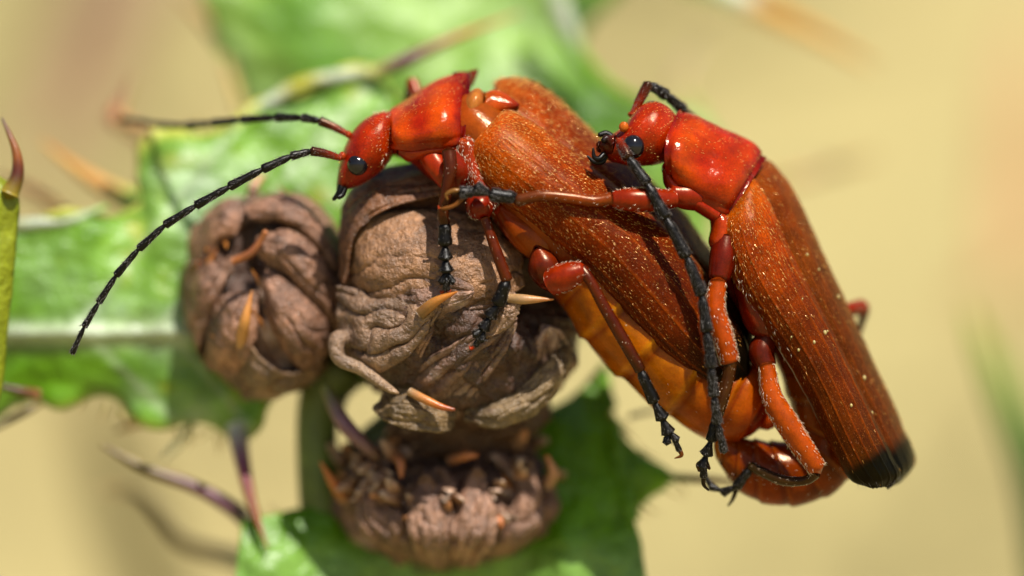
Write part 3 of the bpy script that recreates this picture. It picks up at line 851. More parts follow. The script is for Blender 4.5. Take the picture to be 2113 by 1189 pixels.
# broad overlapping bracts of the left head, swept back from its mouth
for k, rows in enumerate((
    [(520, 455, 1.3, 500, 425, 1.5, .05), (580, 455, 1.1, 570, 398, 1.6, .3), (640, 490, 1.1, 640, 412, 1.7, .35), (690, 560, 1.4, 700, 480, 2.1, .25), (712, 620, 2.0, 716, 560, 2.4, .05)],
    [(530, 520, 1.05, 530, 490, 1.1, .03), (580, 560, .95, 590, 478, 1.0, .3), (640, 620, 1.0, 660, 520, 1.2, .35), (690, 680, 1.5, 705, 590, 1.7, .2), (700, 700, 1.9, 715, 640, 2.1, .03)],
    [(540, 590, .95, 550, 555, .95, .03), (565, 685, .9, 602, 590, .85, .3), (605, 745, 1.1, 652, 640, 1.0, .35), (650, 765, 1.5, 692, 690, 1.5, .15)],
    [(528, 600, .95, 498, 600, .95, .02), (528, 680, .9, 452, 620, 1.1, .3), (512, 735, 1.1, 430, 700, 1.4, .3), (480, 775, 1.7, 430, 760, 1.9, .1)],
    [(480, 560, 1.1, 482, 530, 1.2, .03), (440, 640, 1.3, 412, 556, 1.6, .3), (412, 712, 1.7, 388, 616, 2.2, .25), (425, 752, 2.1, 395, 684, 2.4, .05)],
    [(488, 482, 1.3, 506, 430, 1.4, .03), (450, 502, 1.4, 462, 416, 1.7, .3), (410, 575, 1.8, 398, 478, 2.3, .2), (400, 600, 2.1, 390, 540, 2.4, .03)])):
    px_bract(head1, rows, 12.7 + 3.9 * k, C3(166, 126, 100) * (1.0, 1.12, .95, 1.05, 1.0, 1.1)[k], amp=0.05, nu=60, nv=34)
# hand placed spines of the left head
d1 = lambda x, y: depth_at(tree1, x, y, 1.2)
spike(head1, [(494, 722, d1(494, 722) - .3), (504, 668, d1(504, 668) - .62), (520, 600, d1(520, 600) - .85)], [15, 12, 1.5], [C3(200, 150, 100), C3(215, 150, 75), C3(205, 130, 55)])
spike(head1, [(490, 470, d1(490, 470) - .05), (487, 452, d1(487, 452) - .2), (480, 432, d1(480, 432) - .3)], [8, 8, 4], [C3(190, 120, 60), C3(200, 120, 40), C3(200, 120, 40)])
spike(head1, [(480, 540, .85), (516, 524, .75), (538, 497, .68), (548, 478, .6)], [8, 9, 7, 6], [C3(180, 110, 55), C3(150, 88, 48), C3(165, 100, 55), C3(185, 115, 60)])
spike(head1, [(410, 580, 1.9), (430, 545, 1.5), (447, 515, 1.4)], [9, 8, 3], [C3(180, 115, 50), C3(180, 115, 50), C3(150, 90, 45)])
px_bract(head1, [(470, 770, 2.4, 470, 700, 1.4, .0), (500, 815, 2.3, 500, 690, 1.0, .2), (540, 822, 2.0, 540, 740, .9, .25), (600, 812, 2.0, 590, 770, 1.0, .15), (650, 780, 2.2, 640, 757, 1.4, .1), (672, 752, 2.4, 668, 742, 1.9, .0)], 2.2, C3(150, 122, 92), amp=0.08)
spike(head1, [(520, 395, 2.3), (530, 375, 2.4), (547, 360, 2.6)], [12, 10, 3], [C3(150, 100, 70), C3(215, 165, 120), C3(215, 160, 120)])

# broad dry bracts cupping the lowest head
for k, xm in enumerate(np.linspace(-0.95, 0.95, 9)):
    xm = float(xm + (.04 if k % 2 else -.03)); q = math.sqrt(max(1 - xm * xm, 0.02)); lay = -.22 if k % 2 else .06
    top = 1012 - 26 * (1 - q) + (24, -26, 30, -10, 36, -24, 12, -30, 8)[k]
    bx, tx = 922 + 120 * xm, 922 + 218 * xm
    dt, dm, db = 3.2 - 1.62 * q + lay, 3.2 - 1.98 * q + lay, 3.3 - 1.0 * q + lay
    w = (34, 44, 30, 42, 32, 46, 30, 42, 34)[k]
    px_bract(head3, [(bx - w * .5, 1168 - 40 * xm * xm, db, bx + w * .5, 1170 - 40 * xm * xm, db, .02),
                     ((bx + tx) / 2 - w * .9 + 10 * xm, 1120 - 20 * xm * xm, dm, (bx + tx) / 2 + w * .9 + 10 * xm, 1122 - 20 * xm * xm, dm, .16),
                     (tx - w * .85, 1058, dm - .05, tx + w * .85, 1056, dm - .05, .2), (tx - w * .4 + 6 * xm, top, dt - .15, tx + w * .4 + 6 * xm, top + 4, dt - .15, .1),
                     (tx + 8 * xm - 4, top - 22, dt - .35, tx + 8 * xm + 4, top - 22, dt - .35, .01)], 31.3 + 2.7 * k, C3(168, 132, 108) * (.85, 1.15, .75, 1.05, .8, 1.2, .8, 1.0, .9)[k], amp=0.09, nu=50, nv=26)
# ragged shreds around the mouth of the lowest head
r3 = np.random.default_rng(99)
for k in range(60):
    ang = r3.uniform(0, 2 * math.pi); rr = r3.uniform(0.5, 1.08)
    x = 925 + math.cos(ang) * 205 * rr; y = 965 + math.sin(ang) * 95 * rr + 15
    dd = min(depth_at(tree3, x, y, 3.0), 3.4)
    L = r3.uniform(16, 52); a2 = ang + r3.normal() * 0.9
    cs = [C3(150, 112, 84) * r3.uniform(.6, 1.2), C3(176, 130, 96) * r3.uniform(.6, 1.2), C3(195, 132, 84) if r3.random() < .25 else C3(185, 158, 138)]
    V, F, T, c, _ = tube([(x, y, dd + .1), (x + math.cos(a2) * L * .5, y - abs(math.sin(a2)) * L * .6, dd - .3), (x + math.cos(a2) * L, y - abs(math.sin(a2)) * L * .7 + r3.normal() * 8, dd - .5)],
                         [r3.uniform(10, 24), r3.uniform(8, 18), r3.uniform(3, 9)], n=16, nv=8, cols=[q * 1.35 for q in cs], squash=0.35)
    make('shred', V, F, M['bract'], head3, col=c)
spike(head3, [(712, 1030, 2.0), (690, 1000, 1.7), (662, 955, 1.5)], [15, 11, 2], [C3(175, 125, 85), C3(205, 120, 60), C3(205, 120, 50)])
spike(head3, [(1130, 1000, 1.9), (1142, 975, 1.6), (1128, 940, 1.5)], [14, 11, 4], [C3(175, 135, 105), C3(205, 150, 110), C3(205, 130, 60)])
for k, (x, y, x2, y2) in enumerate(((895, 1085, 935, 1095), (812, 935, 828, 985), (1010, 1070, 1035, 1088), (870, 1040, 905, 1090), (930, 950, 985, 940))):
    spike(head3, [(x, y, 1.6), ((x + x2) / 2 + 6, (y + y2) / 2 - 5, 1.2), (x2, y2, 1.1)], [11, 10, 4], [C3(170, 120, 85), C3(205, 130, 80), C3(195, 115, 60)])

# ------------------------------------------------------------------ beetles
def CB(r, g, b):
    return C3(r, g, b) * np.array([0.70, 0.60, 0.25])
RED, ORG, DRED, BRN, BLK = CB(196, 54, 8), CB(222, 84, 8), CB(128, 22, 6), CB(110, 40, 12), CB(17, 13, 12)
AMB, AMB2, PEACH = CB(240, 142, 26), CB(226, 112, 16), CB(240, 158, 100)

def part(name, parent, g, mat, **kw):
    V, F, T, c, G = g
    if c is not None and mat in ('head_cuticle', 'belly', 'cuticle', 'leg'):
        n = fbm(V * 1.9 + 5, 3)[:, None]
        c = c * (1 + 0.3 * n) * np.array([1, 1, 1]) ; c = c * (1 - sstep(.15, .6, -n) * np.array([.15, .4, .3]))
    return make(name, V, F, M[mat], parent, col=kw.pop('col', c), t=T, **kw), G

def segment(name, parent, p, q, r0, r1, col, mat='black', squash=1.0, lobed=False):
    pr = (lambda t: 0.62 + 0.38 * sstep(0, 0.3, t) + 0.05 * np.sin(t * 9)) if not lobed else (lambda t: 0.45 + 0.75 * t)
    p, q = np.array(p, float), np.array(q, float)
    mid = (p + q) / 2 + np.array([0, 0, -0.01])
    g = tube([tuple(p), tuple(mid), tuple(q)], [r0, (r0 + r1) / 2, r1], n=18, nv=12, cols=[col, col], prof=pr, squash=squash)
    return part(name, parent, g, mat)

def antenna(beetle, joints, radii, red=1, hair_n=90, hair_mat='dark_hair', hl=0.08):
    """joints: list of (px,py,d); the first `red` segments are red-brown"""
    first = None; fields = []
    for i in range(len(joints) - 1):
        col = [CB(150, 40, 14), CB(70, 26, 16)][min(i, 1)] if i < red else BLK * 1.2
        p, q = joints[i], joints[i + 1]
        if first is None:
            g = tube([p, tuple((np.array(p) + np.array(q)) / 2 + np.array([0, -2, 0])), q], [radii[i] * .7, radii[i], radii[i] * 1.15], n=24, nv=14, cols=[CB(175, 52, 14), CB(120, 36, 16), CB(60, 30, 22)])
            first, G = part('antenna', beetle, g, 'leg')
        else:
            _, G = segment('antenna_segment', first, p, q, radii[i] * 0.85, radii[i] * 1.12, col, 'leg' if i < red else 'black')
        fields.append(hair_field(G, hair_n, hl, 0.0040, lift=0.5, closed=True, jitter=0.3, curl=0.1))
    hairs(first, fields, M[hair_mat])
    return first

def leg(beetle, coxa, femur, tibia, tarsus, claws, cols, mat='leg', hair_n=220, tars_hair=60, tars_mat='black', hair_mat='pale_hair'):
    """coxa/femur/tibia: (points, radii); tarsus: list of (p, q, r0, r1, lobed)"""
    o, G0 = part('leg', beetle, tube(coxa[0], coxa[1], n=26, nv=18, cols=[cols[0], cols[0]]), mat)
    f, G1_ = part('femur', o, tube(femur[0], femur[1], n=34, nv=20, cols=[cols[1], cols[1] * 1.05, cols[1]]), mat)
    fields = [hair_field(G1_, hair_n, 0.08, 0.0068, lift=0.32, closed=True, rim=True)]
    if tibia:
        t, G2_ = part('tibia', o, tube(tibia[0], tibia[1], n=40, nv=14, cols=[cols[2], cols[2], cols[3]]), mat)
        fields.append(hair_field(G2_, min(hair_n // 3, 110), 0.06, 0.0045, lift=0.35, closed=True))
    hairs(o, fields, M[hair_mat])
    tf = []
    for (p, q, a, b, lob) in tarsus:
        _, Gs = segment('tarsus_segment', o, p, q, a, b, BLK * 1.1, tars_mat, lobed=lob)
        tf.append(hair_field(Gs, tars_hair, 0.06, 0.004, lift=0.4, closed=True))
    if tf: hairs(o, tf, M['dark_hair'])
    for pts, rr, cc in claws:
        part('claw', o, tube(pts, rr, n=20, nv=8, cols=[cc, cc]), 'leg')
    return o

ely_cols = None
def elytron(beetle, rows, cols, veins, hair_n, hmask, power=0.62, nu=150, nv=60, along=(1, 0), hl=0.08, hair_mat='gold_hair', edge=None, hr=0.0046, vamp=0.018):
    def disp(U, W, V):
        h = 0 * U
        for v0 in veins:
            h = h + vamp * np.exp(-((W - v0) / 0.012) ** 2) * sstep(0.08, 0.25, U)
        return h + 0.025 * fbm(V * 1.6, 3) + 0.006 * fbm(V * 9, 2)
    V, F, T, c, G = shell(rows, nu, nv, power=power, cols=cols, disp=disp)
    c = c * (1.0 - 0.45 * sstep(.1, .6, T[:, 0])[:, None]) * np.array([1.06, 1.0, .8])
    n1 = fbm(V * 0.9 + 3, 3)[:, None]
    c = c * (1 + 0.25 * n1)
    for v0 in veins:
        m = (np.exp(-((T[:, 1] - v0) / 0.012) ** 2) * sstep(0.1, 0.3, T[:, 0]) * sstep(0.9, 0.75, T[:, 0]))[:, None]
        c = c + (CB(190, 80, 16) - c) * 0.5 * m
    m = (sstep(0.03, 0.0, T[:, 1]) + sstep(0.97, 1.0, T[:, 1]))[:, None]
    c = c + (CB(190, 80, 16) - c) * 0.35 * m
    if edge is not None: c = edge(T, c)
    o = make('elytron', V, F, M['elytron'], beetle, col=c, t=T, solid=0.05, offset=-1)
    hairs(o, [hair_field(G, hair_n, hl, hr, lift=0.22, along=along, mask=hmask, jitter=0.16, curl=0.15)], M[hair_mat])
    hairs(o, [hair_field(G, 7000, 0.055, 0.0034, lift=0.2, along=along, jitter=0.2, curl=0.12, mask=lambda u, v: (1.05 - .75 * u) * (u < .78))], M['nap_hair'])
    return o, G

# ---------- beetle one (left)
b1 = root('soldier_beetle', 'red beetle on the large brown flower head, amber belly bulging below its wing cases', 'beetle', P(1150, 700, 0.3), 'pair of mating soldier beetles')
def segs(n, lo, amp):
    def f(u, th):
        if u < lo: return 1.0
        x = (u - lo) / (1 - lo) * n
        fr = x - math.floor(x)
        saw = fr - 0.5 if fr > 0.1 else (0.5 - fr * 10) * 0.5 + (-0.4 + 0.0) * (fr * 10) * 0.5
        return 1.0 + amp * saw * min(1.0, (u - lo) / 0.08)
    return f
body_rows = [(815, 322, 806, 245, .35, .45), (850, 338, 842, 232, .35, .6), (890, 372, 882, 220, .35, .7), (930, 372, 930, 205, .3, .75), (955, 345, 968, 190, .3, .78),
             (975, 390, 1010, 205, .3, .9), (1008, 440, 1060, 240, .3, 1.0), (1050, 500, 1120, 300, .3, 1.05), (1100, 545, 1180, 370, .3, 1.05), (1135, 600, 1240, 450, .3, 1.0),
             (1172, 650, 1290, 530, .3, .98), (1212, 712, 1345, 600, .3, 1.0), (1275, 775, 1400, 650, .3, 1.0), (1350, 840, 1460, 700, .3, .98), (1425, 888, 1520, 735, .3, .9),
             (1488, 908, 1568, 750, .3, .8), (1535, 906, 1594, 800, .3, .6), (1568, 885, 1592, 838, .3, .35)]
bc = [RED, RED, RED, ORG, CB(214, 100, 36), CB(218, 110, 44), CB(214, 96, 28), CB(216, 100, 24), CB(212, 98, 22), CB(205, 90, 20), AMB, AMB, AMB, AMB, AMB2, AMB2, CB(190, 60, 10), CB(190, 60, 10)]
def seg_tone(g, n, lo):
    V, F, T, c, G = g
    x = (T[:, 0] - lo) / (1 - lo) * n; fr = x - np.floor(x)
    on = (T[:, 0] > lo)
    lt = (np.exp(-(np.minimum(fr, 1 - fr) / .05) ** 2) * on)[:, None]
    dk = (np.exp(-((fr - .16) / .07) ** 2) * on)[:, None]
    c = c * (1 + lt * np.array([.35, .9, .9])) * (1 - dk * np.array([.35, .55, .5]))
    sp = (sstep(.1, .5, fbm(V * 2.2 + 7, 3)) * on)[:, None]
    return V, F, T, c * (1 - sp * np.array([.25, .35, .3])), G
body1, GBd = part('body', b1, seg_tone(loft(body_rows, nu=150, nv=48, cols=bc, mod=segs(6.0, 0.56, 0.12)), 6.0, .56), 'belly')
hairs(body1, [hair_field(GBd, 900, 0.09, 0.006, lift=0.3, closed=True, mask=lambda u, v: ((u > .27) & (u < .5)) * 0.9),
              hair_field(GBd, 300, 0.05, 0.004, lift=0.3, closed=True, mask=lambda u, v: (u > .5) * 1.0)], M['pale_hair'])
# head
head_rows = [(830, 305, 830, 255, .3, .2), (812, 321, 808, 234, .2, .42), (800, 338, 788, 231, .12, .6), (786, 354, 757, 243, .1, .66), (768, 368, 730, 268, .1, .68), (752, 378, 714, 297, .1, .62),
             (740, 384, 704, 324, .08, .52), (727, 388, 698, 350, .05, .42), (716, 392, 695, 372, .0, .3), (707, 397, 694, 388, -.05, .16)]
hd1, GH1 = part('head', b1, loft(head_rows, nu=60, nv=32, cols=[DRED, RED, RED, CB(186, 40, 8), CB(186, 40, 8), CB(150, 34, 8), CB(60, 20, 8)]), 'head_cuticle')
part('eye', hd1, ball(P(738, 340, -.42), (.215, .20, .225)), 'eye')
hairs(hd1, [hair_field(GH1, 380, 0.05, 0.0045, lift=0.5, closed=True, mask=lambda u, v: (u < .35) + .25)], M['gold_hair'])
hairs(hd1, [hair_field(GH1, 260, 0.11, 0.005, lift=0.7, closed=True, jitter=.4, mask=lambda u, v: (u > .12) * (u < .3) * 1.0)], M['pale_hair'])
part('mandible', hd1, tube([(706, 382, -.2), (700, 398, -.25), (688, 412, -.25)], [9, 7, 4], n=14, nv=10, cols=[BLK, BLK]), 'black')
part('palp', hd1, tube([(712, 388, -.3), (706, 402, -.35), (698, 408, -.4)], [6, 6, 5], n=14, nv=10, cols=[BLK, BLK]), 'black')
part('antenna_socket', hd1, ball(P(706, 322, -.35), (.075, .07, .09)), 'head_cuticle', col=CB(190, 70, 40))
part('antenna_socket', hd1, ball(P(719, 278, .0), (.07, .07, .08)), 'head_cuticle', col=CB(190, 70, 40))
# pronotum
pr_rows = [(803, 296, -.15, 801, 240, .1, .05), (812, 304, -.35, 806, 228, .35, .45), (835, 308, -.45, 826, 212, .5, .62), (870, 309, -.5, 860, 187, .6, .72), (905, 306, -.5, 895, 165, .65, .72),
           (932, 300, -.5, 930, 152, .7, .62), (948, 294, -.5, 955, 148, .7, .42), (955, 290, -.5, 972, 150, .7, .28)]
def pron_disp(U, W, V):
    rim = 0.06 * sstep(0.05, 0.0, W) + 0.06 * sstep(0.95, 1, U) + 0.05 * sstep(0.05, 0.0, U)
    rim = rim - 0.018 * np.exp(-((W - .075) / .03) ** 2) - 0.03 * np.exp(-((U - .92) / .03) ** 2) - 0.015 * np.exp(-((U - .085) / .03) ** 2)
    rim = rim - 0.012 * np.exp(-((W - .62) / .03) ** 2) * sstep(.2, .4, U)
    return rim + 0.05 * fbm(V * 1.1 + 4, 2) + 0.004 * fbm(V * 12, 2) - 0.10 * np.exp(-((U - .45) / .16) ** 2 - ((W - .45) / .2) ** 2)
prc = [CB(176, 40, 6), CB(220, 72, 6), CB(224, 84, 8), CB(200, 54, 6), CB(222, 84, 10), CB(214, 66, 8), CB(170, 34, 6), CB(150, 28, 6)]
V, F, T, c, G = shell(pr_rows, 90, 60, power=0.72, cols=prc, disp=pron_disp)
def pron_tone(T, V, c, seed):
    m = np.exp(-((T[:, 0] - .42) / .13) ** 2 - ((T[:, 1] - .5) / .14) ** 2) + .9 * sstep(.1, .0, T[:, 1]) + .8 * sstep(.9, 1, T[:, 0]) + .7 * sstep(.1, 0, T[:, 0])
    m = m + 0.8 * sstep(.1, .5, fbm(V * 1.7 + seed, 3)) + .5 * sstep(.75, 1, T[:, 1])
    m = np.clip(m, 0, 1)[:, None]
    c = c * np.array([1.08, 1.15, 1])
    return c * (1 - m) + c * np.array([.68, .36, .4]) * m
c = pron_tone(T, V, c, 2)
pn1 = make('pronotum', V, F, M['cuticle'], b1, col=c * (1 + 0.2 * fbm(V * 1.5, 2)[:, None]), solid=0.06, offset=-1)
hairs(pn1, [hair_field(G, 300, 0.055, 0.0042, lift=0.3, mask=lambda u, v: sstep(.35, .9, v) + .12, jitter=.3)], M['gold_hair'])
part('pronotum_corner', pn1, loft([(940, 160, 938, 148, .75, .2), (956, 172, 955, 147, .8, .2), (968, 182, 968, 147, .85, .15), (978, 172, 978, 144, .9, .1), (986, 152, 984, 143, .95, .04)], nu=24, nv=16, cols=[DRED, CB(140, 30, 8)]), 'cuticle')
# under side of the prothorax
part('prothorax', b1, loft([(822, 322, 824, 296, -.1, .3), (845, 335, 850, 298, -.15, .35), (880, 326, 885, 298, -.2, .35), (915, 322, 918, 296, -.2, .35), (945, 318, 950, 290, -.2, .3)], nu=40, nv=24,
                           cols=[CB(186, 50, 10), CB(214, 72, 14), CB(200, 50, 10)]), 'cuticle')
# membrane and scutellum
part('membrane', b1, loft([(958, 282, 962, 200, .0, .34), (968, 276, 974, 186, .05, .42), (982, 256, 988, 182, .1, .42), (996, 236, 998, 190, .15, .34)], nu=30, nv=24, cols=[PEACH, PEACH, PEACH, CB(215, 120, 60)]), 'belly')
part('scutellum', b1, loft([(958, 300, 972, 236, .05, .28), (972, 286, 990, 205, .1, .34), (994, 268, 1012, 186, .16, .34), (1022, 250, 1038, 190, .18, .32), (1048, 234, 1058, 203, .1, .24), (1066, 224, 1070, 213, -.05, .12)], nu=50, nv=28,
                           cols=[CB(190, 70, 16), CB(216, 100, 30), CB(214, 92, 26), CB(190, 62, 14), CB(150, 46, 20)]), 'cuticle')
# pale-haired shoulder plate
part('shoulder_plate', b1, loft([(942, 296, 958, 280, -.35, .2), (944, 330, 975, 285, -.45, .25), (958, 372, 992, 330, -.5, .28), (985, 408, 1010, 372, -.5, .25), (1018, 440, 1030, 412, -.45, .2)], nu=50, nv=24,
                                cols=[CB(200, 76, 24), CB(190, 60, 16), CB(180, 52, 12)]), 'cuticle')
V, F, T, c, G = loft([(942, 296, 958, 280, -.35, .2), (944, 330, 975, 285, -.45, .25), (958, 372, 992, 330, -.5, .28), (985, 408, 1010, 372, -.5, .25), (1018, 440, 1030, 412, -.45, .2)], nu=50, nv=24)
hairs(b1, [hair_field(G, 700, 0.10, 0.006, lift=0.3, closed=True, jitter=0.3)], M['pale_hair'])
# side plates of the hind thorax
part('side_plate', b1, loft([(1022, 440, 1040, 418, -.35, .2), (1045, 490, 1085, 440, -.4, .26), (1085, 528, 1130, 480, -.4, .27), (1118, 530, 1160, 506, -.35, .22), (1140, 520, 1172, 522, -.3, .1)], nu=50, nv=26,
                            cols=[CB(196, 76, 18), CB(214, 100, 30), CB(220, 116, 44), CB(205, 100, 30)]), 'belly')
part('coxa', b1, loft([(1095, 520, 1120, 505, -.5, .2), (1090, 560, 1150, 530, -.5, .35), (1110, 590, 1160, 560, -.5, .3), (1130, 600, 1165, 580, -.45, .2)], nu=30, nv=22, cols=[CB(150, 50, 12), CB(110, 34, 10), CB(150, 60, 14)]), 'leg')

ely1_rows = [(968, 300, -.35, 990, 264, -.25, .03), (963, 318, -.42, 1020, 242, -.2, .3), (970, 345, -.48, 1055, 228, -.15, .5), (990, 380, -.52, 1110, 258, -.15, .62), (1035, 415, -.55, 1165, 300, -.15, .68),
             (1090, 458, -.58, 1225, 345, -.15, .70), (1150, 508, -.6, 1290, 398, -.15, .70), (1210, 562, -.6, 1350, 446, -.15, .68), (1275, 630, -.6, 1410, 505, -.15, .66), (1345, 705, -.58, 1460, 572, -.15, .62),
             (1408, 763, -.52, 1505, 645, -.15, .55), (1458, 792, -.45, 1537, 695, -.15, .45), (1498, 801, -.35, 1550, 738, -.15, .3), (1525, 793, -.25, 1551, 763, -.15, .15), (1541, 782, -.18, 1547, 775, -.15, .03)]
ec1 = [CB(196, 78, 12), CB(204, 86, 12), CB(196, 78, 10), CB(196, 84, 12), CB(180, 68, 12), CB(168, 60, 10), CB(158, 54, 10), CB(150, 50, 10), CB(142, 48, 10), CB(132, 46, 10), CB(110, 38, 10), CB(52, 20, 8), CB(14, 9, 8), CB(12, 8, 8), CB(12, 8, 8)]
def e1edge(T, c):
    # the black tip reaches further along the lower margin
    m = sstep(0.74, 0.84, T[:, 0] + 0.05 * T[:, 1])[:, None] * 0.75
    return c * (1 - m) + CB(14, 9, 8) * m
el1, GE1 = elytron(b1, ely1_rows, ec1, (0.06, 0.13, 0.62, 0.36), 5200, lambda u, v: np.clip(1.15 - 1.6 * u, .06, 1) * (u < .8), edge=e1edge, along=(1, 0.05))
hairs(el1, [hair_field(GE1, 260, 0.12, 0.007, lift=0.3, mask=lambda u, v: (v < .05) * (u < .6) * 1.0, along=(1, -.3))], M['pale_hair'])
ely1f_rows = [(1035, 225, .0, 1018, 186, .7, .0), (1052, 224, -.08, 1026, 166, .8, .18), (1110, 258, -.1, 1070, 160, .9, .25), (1165, 299, -.1, 1130, 186, 1.0, .25), (1225, 344, -.1, 1200, 248, 1.0, .25),
              (1290, 397, -.1, 1275, 318, 1.0, .2), (1350, 445, -.1, 1350, 378, 1.05, .2), (1410, 504, -.1, 1412, 440, 1.05, .2), (1460, 571, -.1, 1466, 515, 1.0, .2), (1505, 644, -.1, 1528, 594, .9, .15),
              (1536, 694, -.1, 1553, 655, .7, .1), (1549, 745, -.1, 1556, 722, .3, .0)]
ely1f_rows = [(a - 9, b + 9, c + .02, d, e, f, g + .05) for a, b, c, d, e, f, g in ely1f_rows]
ecf = [CB(190, 80, 14), CB(180, 76, 14), CB(170, 64, 12), CB(160, 56, 12), CB(140, 52, 12), CB(112, 56, 16), CB(120, 62, 18), CB(90, 46, 14), CB(20, 12, 8), CB(14, 9, 8)]
el1f, GE1f = elytron(b1, ely1f_rows, ecf, (0.35,), 1500, lambda u, v: (1.1 - u) * (u < .7), power=0.5, nu=110, nv=40, hl=0.10)
hairs(el1f, [hair_field(GE1f, 1300, 0.12, 0.005, lift=0.55, mask=lambda u, v: (v > .8) * (u < .75) * 1.0, jitter=.25)], M['gold_hair'])

antenna(b1, [(703, 327, -.45), (643, 312, -.6), (602, 322, -.7), (543, 349, -.8), (474, 385, -.85), (405, 424, -.85), (341, 464, -.85), (287, 513, -.85), (240, 568, -.8), (204, 624, -.75), (174, 674, -.7), (149, 729, -.65)],
        [8.5, 8, 8.5, 8.5, 8.2, 7.8, 7.4, 7, 6.6, 6.2, 5.4])
antenna(b1, [(718, 278, .05), (660, 250, .1), (625, 243, .3), (570, 243, .7), (500, 247, 1.2), (440, 254, 1.7), (385, 260, 2.2), (330, 259, 2.8), (290, 252, 3.3), (250, 246, 3.8)],
        [8.5, 8, 8, 8, 7.8, 7.5, 7.2, 6.8, 6], hair_n=70)

LEGR = CB(178, 46, 10)
leg(b1, ([(880, 310, -.2), (900, 340, -.35), (930, 385, -.5)], [22, 26, 18]), ([(944, 388, -.55), (944, 350, -.7), (928, 314, -.8)], [17, 23, 15]),
    ([(926, 312, -1.0), (929, 350, -1.1), (920, 400, -1.1), (914, 440, -1.05), (918, 462, -1.0)], [15, 14, 12, 12, 11]),
    [((918, 458, -1.0), (918, 504, -1.0), 13, 15, False), ((918, 506, -1.0), (919, 532, -1.0), 11, 14, True), ((919, 534, -1.0), (921, 558, -1.0), 10, 14, True),
     ((921, 560, -1.0), (911, 583, -1.0), 7, 8, True), ((922, 560, -1.0), (933, 583, -1.0), 7, 8, True), ((921, 572, -1.05), (921, 598, -1.0), 6, 8, False)],
    [([(920, 596, -1.0), (926, 603, -1.0), (931, 598, -1.0)], [3.5, 3, 1], CB(170, 60, 20)), ([(918, 596, -.95), (912, 604, -.95), (908, 600, -.95)], [3.5, 3, 1], CB(170, 60, 20))],
    [CB(196, 56, 12), CB(150, 36, 12), CB(90, 34, 16), CB(60, 26, 14)], hair_n=120)
leg(b1, ([(1010, 400, -.1), (1002, 415, -.3)], [26, 26]), ([(992, 405, -.3), (990, 425, -.75), (1000, 440, -.85)], [20, 30, 22]),
    ([(1000, 450, -.9), (1014, 490, -.95), (1032, 540, -1.0), (1046, 578, -1.0)], [10, 11, 12, 12]),
    [((1046, 578, -1.0), (1028, 626, -.95), 13, 15, False), ((1027, 628, -.95), (1012, 652, -.9), 12, 13, True), ((1011, 654, -.9), (998, 678, -.88), 11, 12, True),
     ((998, 678, -.88), (981, 692, -.9), 9, 9, True), ((998, 678, -.86), (994, 702, -.86), 8, 9, True), ((992, 690, -.9), (981, 714, -.85), 6, 6, False)],
    [([(981, 712, -.85), (972, 720, -.85), (968, 714, -.85)], [3.5, 3, 1], CB(200, 60, 20))],
    [DRED, CB(150, 34, 8), CB(112, 40, 12), CB(92, 36, 12)], hair_n=100)
leg(b1, ([(1150, 560, -.4), (1128, 582, -.6)], [26, 28]), ([(1136, 584, -.85), (1165, 572, -1.0), (1202, 558, -1.05)], [26, 30, 21]),
    ([(1200, 556, -1.05), (1218, 580, -1.15), (1246, 632, -1.15), (1290, 708, -1.1), (1322, 764, -1.05)], [14, 11, 12, 13, 12]),
    [((1320, 762, -1.05), (1350, 828, -1.0), 11, 13, False), ((1350, 830, -1.0), (1367, 862, -.95), 11, 13, True), ((1366, 864, -.95), (1379, 892, -.9), 10, 13, True),
     ((1378, 890, -.9), (1376, 914, -.9), 8, 8, True), ((1380, 890, -.9), (1396, 908, -.9), 8, 8, True), ((1385, 892, -.9), (1402, 930, -.85), 5, 6, False)],
    [([(1402, 928, -.85), (1406, 940, -.85), (1392, 946, -.85)], [5, 4, 1], CB(110, 60, 30))],
    [CB(130, 36, 10), CB(172, 50, 8), CB(104, 36, 12), CB(70, 28, 12)], hair_n=160)
leg(b1, ([(880, 240, .9), (868, 215, 1.2)], [16, 15]), ([(870, 225, 1.3), (858, 190, 1.5), (850, 168, 1.6)], [12, 14, 13]),
    ([(850, 168, 1.65), (843, 190, 1.8), (838, 225, 1.9), (830, 270, 2.0)], [11, 8, 8, 8]), [], [], [CB(150, 40, 12), CB(170, 44, 10), CB(90, 50, 20), CB(60, 30, 20)], hair_n=60)

# ---------- beetle two (right)
b2 = root('soldier_beetle', 'red beetle clinging on at the right, brown black-tipped wing cases hanging steeply down', 'beetle', P(1620, 760, 0.3), 'pair of mating soldier beetles')
body2_rows = [(1374, 332, 1388, 240, -.1, .45), (1388, 372, 1425, 250, -.05, .55), (1425, 412, 1490, 285, .0, .6), (1470, 452, 1530, 335, .2, .5), (1472, 520, 1565, 400, .25, .5),
              (1490, 590, 1600, 480, .35, .5), (1535, 655, 1640, 570, .4, .55), (1580, 710, 1690, 660, .45, .6), (1608, 765, 1738, 755, .5, .75), (1624, 820, 1762, 845, .55, .78), (1640, 866, 1772, 935, .6, .75),
              (1640, 893, 1752, 988, .6, .7), (1622, 908, 1704, 1026, .6, .65), (1590, 910, 1634, 1044, .55, .6), (1556, 906, 1568, 1036, .5, .55), (1524, 902, 1520, 1008, .45, .45), (1500, 896, 1488, 962, .4, .3)]
bc2 = [RED, RED, RED, ORG, CB(206, 70, 14), CB(196, 60, 14), CB(160, 44, 12), CB(170, 66, 12), CB(186, 90, 12), CB(186, 94, 12), CB(182, 88, 10), CB(172, 80, 10), CB(164, 70, 8), CB(166, 68, 8), CB(180, 76, 10), CB(176, 80, 12), CB(190, 96, 20)]
body2, GB2 = part('body', b2, seg_tone(loft(body2_rows, nu=150, nv=48, cols=bc2, mod=segs(8.0, 0.5, 0.08)), 8.0, .5), 'belly')
